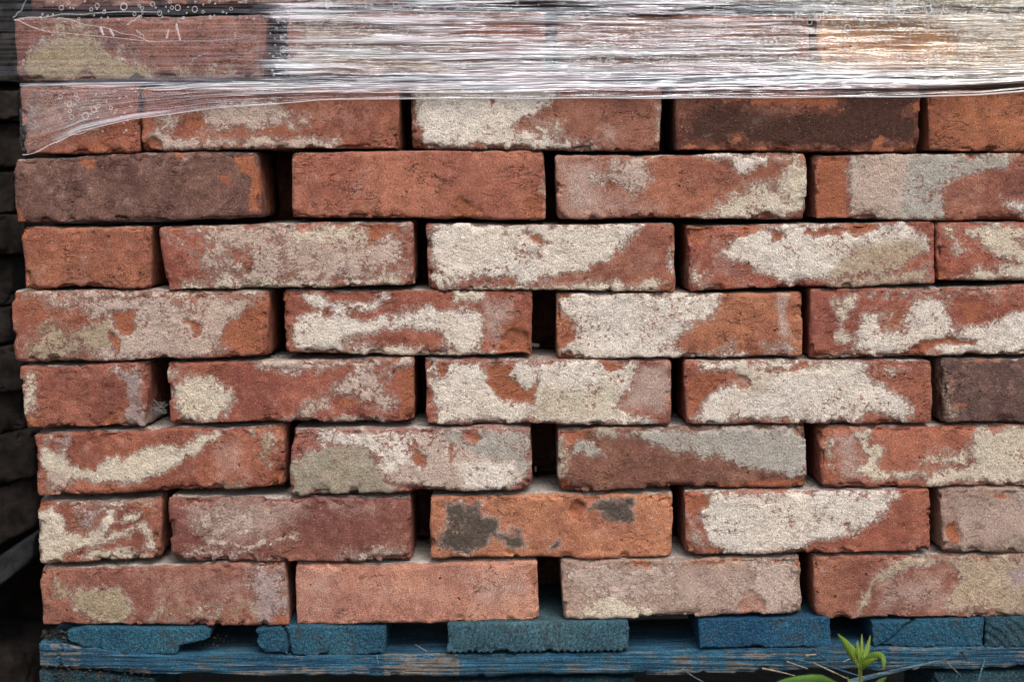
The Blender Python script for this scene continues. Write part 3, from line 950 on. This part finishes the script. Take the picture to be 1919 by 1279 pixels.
def rings(cx, cy, period, amp):
    def f(px, py, by, ny):
        r = np.hypot(px - cx, (py - cy)) + (fbm(px / 30, py / 30, 0 * px, 9, 2) - .5) * 10
        return np.where(by < 6, amp * np.sin(r * 2 * math.pi / period), 0)
    return f


def vridge(px, py, by, ny):
    ph = (px + (py - 1195) * .12 + (fbm(px / 40, py / 40, 0 * px, 19, 2) - .5) * 8)
    return np.where(by < 8, 2.2 * np.sin(ph * 2 * math.pi / 11.5) + (fbm(px / 3, py / 3, by, 29, 2) - .5) * 2.5, 0)


def crack(x0, slope, wd, dep, more=None):
    def f(px, py, by, ny):
        c = np.abs(px - x0 - (py - 1200) * slope - (fbm(py / 12, py * 0, py * 0, 39, 2) - .5) * 10)
        r = -dep * np.clip(1 - c / wd, 0, 1) * np.where(by < 25, 1, 0)
        return r + (more(px, py, by, ny) if more else 0) + np.where(by < 8, (fbm(px / 4, py / 4, by, 49, 2) - .5) * 2.2, 0)
    return f


def fuzz(px, py, by, ny):
    return np.where(by < 8, (fbm(px / 4, py / 4, by, 59, 3) - .5) * 3.0, 0)


end = lambda px, py, by: (by < 6) * 0.0 - .25
board((126, 128), (394, 392), [(120, 1186), (160, 1177), (385, 1178), (396, 1184)],
      [(120, 1196), (135, 1206), (200, 1229), (332, 1229), (336, 1211), (368, 1207), (395, 1196)], (52, 104, 128), 201, fuzz, worn=end)
board((479, 482), (723, 722), [(478, 1182), (540, 1175), (724, 1178)],
      [(478, 1205), (500, 1227), (600, 1231), (724, 1228)], (52, 100, 124), 202, crack(538, .25, 4, 14), worn=end)
board((838, 838), (1178, 1178), [(836, 1172), (1180, 1167)], [(836, 1225), (1180, 1221)], (74, 112, 128), 203, vridge, y0=-.007,
      worn=lambda px, py, by: np.full(px.shape, -.2))
board((1308, 1312), (1556, 1558), [(1306, 1163), (1560, 1158)], [(1306, 1216), (1560, 1214)], (40, 92, 126), 204, fuzz, worn=end)
board((1633, 1637), (1845, 1843), [(1630, 1166), (1846, 1160)], [(1630, 1214), (1846, 1214)], (44, 96, 124), 205,
      crack(1668, -1.2, 6, 9, rings(1500, 1330, 13, .5)), worn=end)
board((1848, 1846), (2080, 2080), [(1845, 1159), (2085, 1155)], [(1845, 1214), (2085, 1212)], (52, 86, 102), 206, rings(1790, 1290, 15, 1.3), worn=end)


def strg(px, py, by, ny):
    g = fbm(px / 170 + 3, (py + by) / 4.0, by * 0, 91, 3, .6)
    lip = 3.0 * np.sin((py * 1.0 + (fbm(px / 160, py * 0, py * 0, 97, 2) - .5) * 26) * 2 * math.pi / 7.5)
    groove = -9 * np.clip(1 - np.abs(px - 112 - (fbm(py / 9, py * 0, py * 0, 93, 2) - .5) * 8) / 5, 0, 1)
    return (g - .5) * 5 + np.where(by < 8, lip * .35 + groove, 0)


o = block("stringer", (72, 74), (2080, 2080), [(70, 1206), (300, 1231), (700, 1231), (1200, 1226), (1560, 1216), (2085, 1213)],
          [(70, 1252), (230, 1262), (500, 1268), (900, 1270), (1300, 1266), (1500, 1257), (1750, 1256), (2085, 1250)],
          215, -.006, 3.0, 5, .6, (), 210, M_SIDE, lin((48, 96, 124)), strg, pallet, False, .6,
          worn=lambda px, py, by: np.where(px > 1250, .15, .0) + np.where((px > 720) & (px < 860), .3, 0) + np.where(px < 150, .3, 0)
          + sstep(1240, 1262, py) * .25 - np.where(by > 12, .35, 0))
STR = under(o, PLOC)
for i, (xa, xb, ta) in enumerate([(74, 290, 1254), (845, 1195, 1273), (1748, 2080, 1258)]):
    yb = -.001 if i != 1 else .004
    o = block("block", (xa, xa), (xb, xb), [(xa, ta + 3), (xb, ta + (18 if i == 0 else 0))], [(xa, 1420), (xb, 1420)], 215, yb, 4, 6, 1.4, (), 220 + i,
              M_END, lin((46, 88, 104)), fuzz, pallet, False, 1.5, worn=lambda px, py, by: np.full(px.shape, .12))
    under(o, PLOC)
o = block("bottom_board", (70, 70), (2080, 2080), [(70, 1422), (2080, 1422)], [(70, 1455), (2080, 1455)], 215, 0, 16, 5, .6, (), 230,
          M_SIDE, lin((46, 88, 110)), None, pallet, False)
under(o, PLOC)


def strip(name, pts, w0, w1, mat, color, parent=None, thick=.5, flat=True, ploc=None):
    """thin tapering blade through points (px, py, y in m); widths in photo units"""
    P = [W(*p) for p in pts]
    n = len(P); vs = []; fsx = []
    for i, p in enumerate(P):
        t = i / (n - 1)
        wd = (w0 * (1 - t) + w1 * t) * S * .5
        dr = (P[min(i + 1, n - 1)] - P[max(i - 1, 0)]).normalized()
        sd = dr.cross(Vector((0, 1, 0))).normalized()
        up = Vector((0, -1, 0))
        th = thick * S
        vs += [p + sd * wd, p + up * th, p - sd * wd, p - up * th * .6]
    for i in range(n - 1):
        for k in range(4):
            a = i * 4 + k; b = i * 4 + (k + 1) % 4
            fsx.append((a, b, b + 4, a + 4))
    fsx += [(3, 2, 1, 0), tuple(range(4 * n - 4, 4 * n))]
    c = P[0]
    me = new_mesh(name, [v - c for v in vs], fsx, mat, False)
    o = link(name, me, parent, c - (ploc if ploc is not None else Vector()))
    o.color = (*color, 1)
    return o


BW = lin((95, 125, 140)); TN = lin((172, 160, 140)); DB = lin((60, 95, 120))
SL = PLOC + STR.location
for pts, w0, w1, col in [
    ([(1590, 1280, -.018), (1680, 1258, -.016), (1740, 1245, -.015), (1782, 1234, -.014)], 16, 2, BW),
    ([(1522, 1217, -.009), (1548, 1238, -.012), (1560, 1246, -.014)], 7, 3, DB),
    ([(1540, 1246, -.012), (1590, 1262, -.014), (1622, 1272, -.014)], 7, 3, DB),
    ([(1525, 1244, -.012), (1570, 1265, -.016), (1610, 1284, -.018)], 5, 3, TN),
    ([(1428, 1254, -.010), (1462, 1261, -.013), (1490, 1268, -.014)], 7, 3, TN),
    ([(1474, 1241, -.010), (1514, 1255, -.012)], 4, 2, TN),
    ([(1470, 1233, -.009), (1520, 1243, -.011), (1580, 1241, -.012)], 4, 2, BW),
    ([(1768, 1237, -.012), (1800, 1267, -.013)], 4, 2, TN),
    ([(1846, 1237, -.010), (1838, 1262, -.013), (1832, 1284, -.014)], 5, 4, BW),
    ([(1801, 1222, -.010), (1812, 1242, -.013)], 6, 3, lin((70, 45, 35))),
    ([(1278, 1255, -.010), (1300, 1270, -.013), (1325, 1284, -.013)], 5, 3, BW),
    ([(1580, 1242, -.011), (1612, 1228, -.012)], 3, 2, TN),
    ([(778, 1209, -.008), (800, 1222, -.010)], 2, 1, TN),
    ([(706, 1229, -.009), (709, 1246, -.010)], 3, 2, TN),
    ([(1510, 1230, -.009), (1530, 1228, -.010)], 8, 5, TN),
    ([(1845, 1245, -.010), (1856, 1236, -.012)], 4, 2, BW),
]:
    strip("splinter", pts, w0 * .62, w1 * .6, M_SIDE, col, STR, 1.2, ploc=SL)

# crumbs of rotten wood at the pallet's left corner and under its first board
rng = random.Random(5)
vs, fsx = [], []


def crumb(c, r):
    b0 = len(vs)
    for (x, y, z) in ((1, 0, 0), (-1, 0, 0), (0, 1, 0), (0, -1, 0), (0, 0, 1), (0, 0, -1)):
        q = r * rng.uniform(.5, 1.3)
        vs.append((c[0] + x * q, c[1] + y * q, c[2] + z * q * .7))
    for f in ((0, 2, 4), (2, 1, 4), (1, 3, 4), (3, 0, 4), (2, 0, 5), (1, 2, 5), (3, 1, 5), (0, 3, 5)):
        fsx.append(tuple(b0 + i for i in f))


for _ in range(260):
    px = rng.uniform(80, 130); crumb(W(px, rng.uniform(1182, 1206), rng.uniform(.0, .05)), rng.uniform(2, 5) * S)
for _ in range(150):
    px = rng.uniform(335, 430); crumb(W(px, rng.uniform(1206, 1216) - rng.uniform(0, 20) * (px > 395), rng.uniform(.005, .05)), rng.uniform(1, 3.5) * S)
for _ in range(240):
    px = rng.triangular(85, 300, 130); crumb(W(px, rng.uniform(1248, 1285), rng.uniform(-.012, .002)), rng.uniform(1.5, 4) * S)
o = link("wood_crumbs", new_mesh("wood_crumbs", vs, fsx, M_DEBRIS, False))
tag(o, "dark crumbs of rotten wood at the left corner of the blue pallet", "debris", kind="stuff")

# mortar grit lying in the open joints
vs, fsx = [], []
for (x0_, x1_, y_) in [(505, 530, 668), (1000, 1040, 668), (1240, 1262, 548), (780, 797, 545), (780, 795, 797), (1000, 1040, 920), (1512, 1535, 912), (535, 547, 928),
                       (772, 806, 1050), (1746, 1764, 1036), (1500, 1520, 668), (1256, 1282, 797), (285, 315, 800), (302, 318, 1050), (1008, 1050, 1166), (1263, 1284, 1044), (1748, 1768, 796)]:
    for _ in range(14):
        crumb(W(rng.uniform(x0_, x1_), y_ + 1.5, .004 + .05 * rng.random()) + Vector((0, 0, .0005)), rng.uniform(.8, 2.6) * S)
o = link("mortar_grit", new_mesh("mortar_grit", vs, fsx, mat_simple("pale_mortar_grit", (.25, .2, .16), (.5, .45, .4), 300), False))
tag(o, "pale crumbs of mortar lying in the open joints between bricks", "grit", kind="stuff")

# ------------------------------------------------------------------ ground
gs = 60
gv, gf = [], []
xs = [-40 + 80 * i / gs for i in range(gs + 1)]
for j in range(gs + 1):
    for i in range(gs + 1):
        x = math.copysign(abs(i / gs * 2 - 1) ** 3 * 40, i - gs / 2); y = math.copysign(abs(j / gs * 2 - 1) ** 3 * 40, j - gs / 2)
        gv.append((x, y, .004 * math.sin(x * 9 + y * 5) * math.exp(-(x * x + y * y) / 9) - .004))
for j in range(gs):
    for i in range(gs):
        a = j * (gs + 1) + i
        gf.append((a, a + 1, a + gs + 2, a + gs + 1))
tag(link("ground", new_mesh("ground", gv, gf, M_SOIL)), kind="structure")

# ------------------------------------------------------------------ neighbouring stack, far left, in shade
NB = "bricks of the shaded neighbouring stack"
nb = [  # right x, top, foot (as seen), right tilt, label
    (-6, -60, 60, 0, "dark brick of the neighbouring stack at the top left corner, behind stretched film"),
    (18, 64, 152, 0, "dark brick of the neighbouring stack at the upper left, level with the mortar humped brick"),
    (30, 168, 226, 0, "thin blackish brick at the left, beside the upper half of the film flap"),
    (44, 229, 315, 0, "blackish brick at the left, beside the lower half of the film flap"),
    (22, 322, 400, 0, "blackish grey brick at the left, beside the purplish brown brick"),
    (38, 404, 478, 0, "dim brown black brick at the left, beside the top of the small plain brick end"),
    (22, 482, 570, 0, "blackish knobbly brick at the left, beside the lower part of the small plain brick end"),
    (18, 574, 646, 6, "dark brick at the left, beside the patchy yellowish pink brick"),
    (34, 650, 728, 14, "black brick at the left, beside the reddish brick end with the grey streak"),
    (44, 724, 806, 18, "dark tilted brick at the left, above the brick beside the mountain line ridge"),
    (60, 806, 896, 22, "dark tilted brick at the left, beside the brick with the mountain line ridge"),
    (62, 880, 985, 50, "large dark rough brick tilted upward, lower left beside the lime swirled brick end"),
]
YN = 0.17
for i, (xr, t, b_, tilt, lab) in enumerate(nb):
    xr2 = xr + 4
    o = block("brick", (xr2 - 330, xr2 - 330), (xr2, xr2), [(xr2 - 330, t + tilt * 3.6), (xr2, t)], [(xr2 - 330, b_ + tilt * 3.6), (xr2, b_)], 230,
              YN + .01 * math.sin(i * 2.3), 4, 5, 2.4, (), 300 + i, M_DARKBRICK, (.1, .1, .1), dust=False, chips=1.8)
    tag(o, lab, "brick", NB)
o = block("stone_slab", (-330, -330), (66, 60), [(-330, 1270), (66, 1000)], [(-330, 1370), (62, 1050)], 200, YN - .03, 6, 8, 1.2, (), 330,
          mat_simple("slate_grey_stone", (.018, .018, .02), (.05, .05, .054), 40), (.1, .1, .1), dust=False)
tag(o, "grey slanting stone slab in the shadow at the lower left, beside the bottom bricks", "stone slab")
o = block("shade_backing", (-330, -330), (150, 150), [(-330, -110), (150, -115)], [(-330, 1460), (150, 1460)], 300, YN + .14, 12, 12, 2.5, (), 333,
          M_DARKBRICK, (.1, .1, .1), dust=False)  # added backing block, coloured as shadow, closes the gaps against the sky
tag(o, "added black backing block standing in for deep shadow, behind everything at the far left edge", "backing block")
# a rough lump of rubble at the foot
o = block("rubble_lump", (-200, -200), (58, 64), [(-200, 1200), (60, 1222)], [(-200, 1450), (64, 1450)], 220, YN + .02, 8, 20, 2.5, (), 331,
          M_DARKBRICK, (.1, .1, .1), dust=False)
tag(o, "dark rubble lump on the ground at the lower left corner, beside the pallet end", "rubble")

# ------------------------------------------------------------------ stretch film
film = link("plastic_film", None, None, W(960, 150, -.006))
tag(film, "clear wrinkled plastic stretch film wrapped round the top of the brick stack", "plastic film")
FLOC = film.location.copy()


def interp(x, pts):
    return np.interp(x, [p[0] for p in pts], [p[1] for p in pts])


LOW = [(-80, 140), (25, 152), (40, 157), (600, 152), (960, 148), (1300, 142), (1600, 134), (1919, 128), (2100, 124)]       # seam between sheet and band
EDGE = [(25, 158), (40, 290), (60, 288), (100, 268), (150, 246), (250, 222), (400, 203), (600, 187), (760, 184), (1300, 183), (1730, 180), (1830, 178), (1919, 170), (2100, 160)]


def sheet(name, x0, x1, top, bot, nx, nz, milk, fan=None, yoff=-.0048, wr=1.0, seed=0):
    xs = np.linspace(x0, x1, nx + 1); ts = np.linspace(0, 1, nz + 1)
    Xg, Tg = np.meshgrid(xs, ts)
    tp, bt = interp(Xg, top), interp(Xg, bot)
    Yp = bt + (tp - bt) * Tg
    vcoord = interp(Xg * 0 + 960, bot) + (interp(Xg * 0 + 960, top) - interp(Xg * 0 + 960, bot)) * Tg if fan else Yp
    rr = (fbm(Xg / 260 + seed, vcoord / 7.0, Xg * 0, 7 + seed, 4, .6) - .5) * 5.0 * wr
    rr += (fbm(Xg / 90 + seed, vcoord / 22.0, Xg * 0, 8 + seed, 3, .5) - .5) * 2.5 * wr
    yy = yoff + rr * S
    left = np.clip(27 - Xg, 0, None)
    yy = yy + left * S * 1.1
    k = (D + yy) / D
    co = np.stack([(Xg - CX) * S * k, yy, EYE + (HY - Yp) * S * k], -1).reshape(-1, 3) - np.array(FLOC)
    idx = np.arange(co.shape[0]).reshape(nz + 1, nx + 1)
    q = np.stack([idx[:-1, :-1], idx[:-1, 1:], idx[1:, 1:], idx[1:, :-1]], -1).reshape(-1, 4)
    me = new_mesh(name, co, q.tolist(), M_FILM)
    uvl = me.uv_layers.new(name="lay")
    li = np.empty(len(me.loops), np.int32); me.loops.foreach_get("vertex_index", li)
    uv = np.stack([Xg.ravel() + seed * 900, -vcoord.ravel()], -1)[li]
    uvl.data.foreach_set("uv", uv.astype(np.float32).ravel())
    m = milk(Xg, Yp, Tg).reshape(-1, 3)
    a = me.attributes.new("milk", 'FLOAT_COLOR', 'POINT')
    a.data.foreach_set("color", np.concatenate([m, np.ones((len(m), 1))], 1).astype(np.float32).ravel())
    return link(name, me, film)


def milk_sheet(X, Y, T):
    n = fbm(X / 240, Y / 40, X * 0, 77, 3)
    n2 = fbm(X / 200 + 9, Y / 16, X * 0, 78, 3)
    d = .12 + .44 * sstep(440, 560, X) + (n - .5) * (.25 + .4 * sstep(440, 560, X)) + (n2 - .5) * .75 * sstep(440, 560, X)
    d -= .04 * sstep(26, 10, X)
    d += .22 * sstep(12, 42, Y) * sstep(46, 20, Y) * sstep(480, 560, X)
    d -= .06 * sstep(1250, 1500, X)
    d -= .15 * sstep(100, 60, Y) * 0
    low = sstep(26, 0, interp(X, LOW) - Y) * sstep(60, 500, X)
    d += .2 * low
    sl = .25 * sstep(900, 1100, X) + .5 * sstep(1150, 1450, X) + .25 * sstep(1000, 600, X) * sstep(470, 520, X)
    wm = sstep(1350, 1850, X) * .9
    return np.stack([np.clip(d, 0, 1), np.clip(sl, 0, 1), wm], -1)


def milk_band(X, Y, T):
    e = interp(X, EDGE)
    d = .40 + .0 * X
    d = np.where(X > 250, d + .42 * sstep(250, 760, X) * sstep(.15, .55, T), d)
    dl = Y - interp(X, LOW)
    wd = np.interp(X, [27, 60, 300, 640], [2, 6, 22, 26])
    d = np.maximum(d, .80 * sstep(wd, wd * .5, dl) * sstep(760, 560, X) * (.5 + .5 * sstep(60, 200, X)))
    d += .22 * sstep(.16, .0, T) * sstep(560, 120, X) * sstep(70, 160, X)
    d *= .25 + .75 * np.clip(sstep(45, 150, X) + sstep(12, 4, dl), 0, 1)
    d -= .14 * sstep(1500, 1900, X)
    return np.stack([np.clip(d, 0, 1), X * 0, sstep(1450, 1900, X) * .5 + X * 0], -1)


sheet("film_sheet", -90, 2100, [(-90, -110), (2100, -110)], LOW, 420, 200, milk_sheet, wr=1.0, seed=1)
sheet("film_edge_band", 37, 2100, [(37, 156)] + [(a, b - 1.5) for a, b in LOW[2:]], EDGE, 420, 70, milk_band, fan=True, yoff=-.0062, wr=.8, seed=2)

# the rolled lower lip of the film
pts = [(x, float(interp(x, EDGE)) + .6 * math.sin(x / 37.0), -.0072) for x in np.concatenate([np.linspace(42, 700, 60), np.linspace(720, 2090, 60)])]
M_LIP = mat_clear("rolled_film_lip", (.93, .93, .95), .34, .15)
strip("rolled_lip", pts, 1.8, 3.0, M_LIP, (1, 1, 1), film, 1.4, ploc=FLOC)

# folded creases of the film at the left
M_CREASE = mat_clear("film_fold", (.9, .88, .92), .26, .15)


def ribbon(name, pts, w, y=-.0085):
    xs = [p[0] for p in pts]; n = 26; P = []
    tt = np.linspace(0, 1, n); st = np.linspace(0, 1, len(pts))
    for t in tt:
        P.append((np.interp(t, st, xs), np.interp(t, st, [p[1] for p in pts]) + 1.5 * math.sin(t * 19 + xs[0]), y))
    return strip(name, P, w, w * .6, M_CREASE, (1, 1, 1), film, 1.6, ploc=FLOC)


for pts, w in [
    ([(28, 36), (52, 48), (90, 58), (150, 66), (230, 70), (292, 79), (360, 76), (460, 70)], 2.0),
    ([(110, 33), (160, 44), (215, 57), (255, 68), (292, 79)], 2.0),
    ([(24, 33), (40, 18), (58, -20)], 2.2), ([(26, 36), (60, 33), (110, 28), (170, 24), (300, 21)], 3.0),
    ([(188, 50), (194, 66)], 6), ([(206, 55), (214, 68)], 5), ([(330, 45), (338, 76)], 5), ([(312, 72), (316, 55)], 4),
    ([(255, 56), (272, 69)], 2), ([(238, 46), (270, 24)], 3), 
    ([(440, 60), (441, 72)], 2), ([(360, 112), (385, 98)], 2), ([(70, 283), (130, 255), (185, 240)], 2.5),
    ([(300, 160), (430, 166), (600, 160)], 2),
    ([(1620, 90), (1560, 76), (1480, 62)], 2.5), ([(1860, 62), (1920, 84)], 2.5), ([(1652, 122), (1600, 112)], 2.5),
]:
    ribbon("crease", pts, w)

# condensation droplets: bright rims clinging to the film
vs, fsx = [], []


def drop(px, py, r, el=1.0, y=-.0078):
    b0 = len(vs); n, mR = 12, 4
    t = max(.6, r * .15)
    for i in range(n):
        a = 2 * math.pi * i / n
        for j in range(mR):
            b = 2 * math.pi * j / mR
            rr = r + t * math.cos(b)
            p = W(px + rr * math.cos(a), py + rr * math.sin(a) * el, y - (t * math.sin(b) + t * .5) * S)
            vs.append(tuple(p - FLOC))
    for i in range(n):
        for j in range(mR):
            fsx.append((b0 + i * mR + j, b0 + ((i + 1) % n) * mR + j, b0 + ((i + 1) % n) * mR + (j + 1) % mR, b0 + i * mR + (j + 1) % mR))


rng = random.Random(21)


def scatter(n, xa, xb, ya, yb, ra, rb):
    for _ in range(n):
        r = ra + (rb - ra) * rng.random() ** 2.6
        drop(rng.uniform(xa, xb), rng.uniform(ya, yb), r, rng.uniform(.85, 1.15))


for px, py, r in [(115, 14, 4), (171, 17, 3), (195, 22, 3), (182, 10, 4), (232, 12, 6), (286, 7, 4), (299, 24, 4), (322, 14, 3), (333, 14, 5), (365, 17, 5),
                  (252, 26, 3), (113, 181, 3.5), (130, 195, 4.5), (142, 177, 3), (145, 185, 3.5), (131, 208, 3), (176, 205, 5), (185, 198, 3), (208, 202, 3),
                  (134, 219, 4), (160, 217, 6), (132, 250, 3), (530, 92, 5), (541, 18, 5), (614, 7, 6), (632, 8, 4), (528, 71, 3), (514, 31, 3), (742, 8, 5), (770, 9, 4),
                  (1085, 50, 6), (1097, 100, 4), (1108, 91, 4), (1141, 114, 5), (1151, 124, 4), (1213, 116, 4), (1198, 105, 4), (1172, 33, 4), (1215, 72, 3), (1043, 72, 3),
                  (1535, 52, 4), (1588, 52, 6), (1588, 67, 4), (1551, 77, 5), (1573, 81, 5), (1657, 134, 5), (1702, 133, 5), (1737, 55, 5), (1738, 131, 4), (1660, 22, 6), (1740, 18, 7),
                  (1665, 10, 5), (1532, 32, 6), (1541, 31, 4), (1645, 21, 5), (1585, 36, 4), (1600, 30, 5), (1836, 146, 3), (1690, 20, 5), (1760, 25, 5), (1374, 21, 3)]:
    drop(px, py, r, 1.1)
scatter(45, 60, 480, 2, 36, 1.2, 3.5)
scatter(35, 110, 260, 168, 250, 1, 2.2)
scatter(35, 505, 545, 20, 140, 1, 2.2)
scatter(50, 560, 1020, 4, 30, 1, 3)
scatter(130, 1030, 1500, 15, 135, 1, 3.2)
scatter(170, 1480, 1919, 2, 42, 1.2, 5)
scatter(160, 1540, 1919, 40, 120, 1, 3.5)
scatter(50, 600, 1900, 125, 150, .8, 2)
o = link("water_droplets", new_mesh("water_droplets", vs, fsx, M_DROP), film)
o["kind"] = "stuff"

# ------------------------------------------------------------------ cobweb beside the streaked brick end
vs, fsx = [], []
for _ in range(26):
    a = W(rng.uniform(278, 290), rng.uniform(745, 790), .012 + rng.uniform(-.004, .012)); b_ = W(rng.uniform(304, 318), rng.uniform(752, 776), .010)
    c = (a + b_) / 2 + Vector((0, 0, -.002 * rng.random()))
    b0 = len(vs); t = .00022
    for p in (a, c, b_):
        vs += [tuple(p + Vector((0, 0, t))), tuple(p + Vector((0, -t, -t))), tuple(p + Vector((0, t, -t)))]
    for s in (0, 3):
        for k in range(3):
            fsx.append((b0 + s + k, b0 + s + (k + 1) % 3, b0 + s + 3 + (k + 1) % 3, b0 + s + 3 + k))
tag(link("cobweb", new_mesh("cobweb", vs, fsx, M_WEB)), "small white cobweb in the joint beside the grey streaked brick end", "cobweb")

# ------------------------------------------------------------------ green seedling in front of the pallet
YP = -.11
plant = link("green_seedling", None, None, Vector((W(1612, 1400, YP).x, YP, 0)))
tag(plant, "bright green seedling with pointed leaves in front of the pallet's right side", "plant")
PL = plant.location.copy()


def leaf(spine, wmax, rgb, fold=.25, peak=.4):
    """spine: (px, py, y) points from base to tip"""
    n = 16; st = np.linspace(0, 1, len(spine)); arr = np.array(spine, float); vs, fsx = [], []
    P = []
    for i in range(n + 1):
        t = i / n
        P.append(W(*[np.interp(t, st, arr[:, k]) for k in range(3)]))
    for _ in range(2):
        P = [P[0]] + [(P[i - 1] + P[i] * 2 + P[i + 1]) / 4 for i in range(1, n)] + [P[-1]]
    for i, p in enumerate(P):
        t = i / n
        wd = wmax * .85 * S * .5 * (t / peak if t < peak else (1 - t) / (1 - peak)) ** .8 if 0 < t < 1 else .15 * S
        dr = (P[min(i + 1, n)] - P[max(i - 1, 0)]).normalized()
        sd = dr.cross(Vector((0.15, 1, .25))).normalized(); up = sd.cross(dr)
        for s in (-1, -.5, 0, .5, 1):
            vs.append(tuple(p + sd * wd * s + up * abs(s) * wd * fold - PL))
        th = .0003
        for s in (1, .5, 0, -.5, -1):
            vs.append(tuple(p + sd * wd * s + up * (abs(s) * wd * fold - th) - PL))
    for i in range(n):
        for k in range(10):
            a, b = i * 10 + k, i * 10 + (k + 1) % 10
            fsx.append((a, b, b + 10, a + 10))
    me = new_mesh("leaf", vs, fsx, M_LEAF)
    ra = me.attributes.new('rib', 'FLOAT', 'POINT')
    ra.data.foreach_set('value', np.tile(np.array([0, .4, 1, .4, 0, 0, .4, 1, .4, 0], np.float32), n + 1))
    o = link("leaf", me, plant)
    o.color = (*lin(rgb), 1)
    return o


G1, G2, G3 = (150, 185, 60), (128, 165, 58), (96, 140, 62)
st = strip("stem", [(1610, 1440, YP), (1611, 1330, YP), (1612, 1285, YP), (1612, 1250, YP), (1612, 1225, YP)], 9, 5, M_LEAF, lin((150, 160, 80)), plant, 4, ploc=PL)
leaf([(1612, 1258, YP), (1602, 1232, YP - .002), (1586, 1208, YP - .004), (1570, 1189, YP - .005)], 22, G1)
leaf([(1613, 1256, YP), (1620, 1234, YP - .002), (1627, 1212, YP), (1631, 1192, YP + .003)], 14, G2)
leaf([(1611, 1252, YP), (1609, 1230, YP - .004), (1607, 1212, YP - .004), (1607, 1200, YP - .003)], 9, G1)
leaf([(1612, 1250, YP), (1614, 1225, YP), (1615, 1205, YP), (1615, 1188, YP)], 8, (165, 190, 85))
leaf([(1612, 1246, YP), (1630, 1232, YP - .006), (1650, 1230, YP - .010), (1657, 1240, YP - .012), (1656, 1258, YP - .012)], 18, G2)
leaf([(1613, 1258, YP), (1622, 1248, YP - .008), (1634, 1239, YP - .012), (1645, 1235, YP - .014)], 15, G1)
leaf([(1612, 1340, YP), (1600, 1310, YP - .004), (1592, 1290, YP - .006), (1588, 1268, YP - .006)], 12, G3)
leaf([(1614, 1330, YP), (1635, 1296, YP - .008), (1652, 1278, YP - .010), (1662, 1270, YP - .012)], 18, G3)
leaf([(1611, 1345, YP), (1580, 1300, YP - .02), (1530, 1283, YP - .05), (1470, 1285, YP - .06), (1425, 1300, YP - .06)], 46, G3, .15, .5)
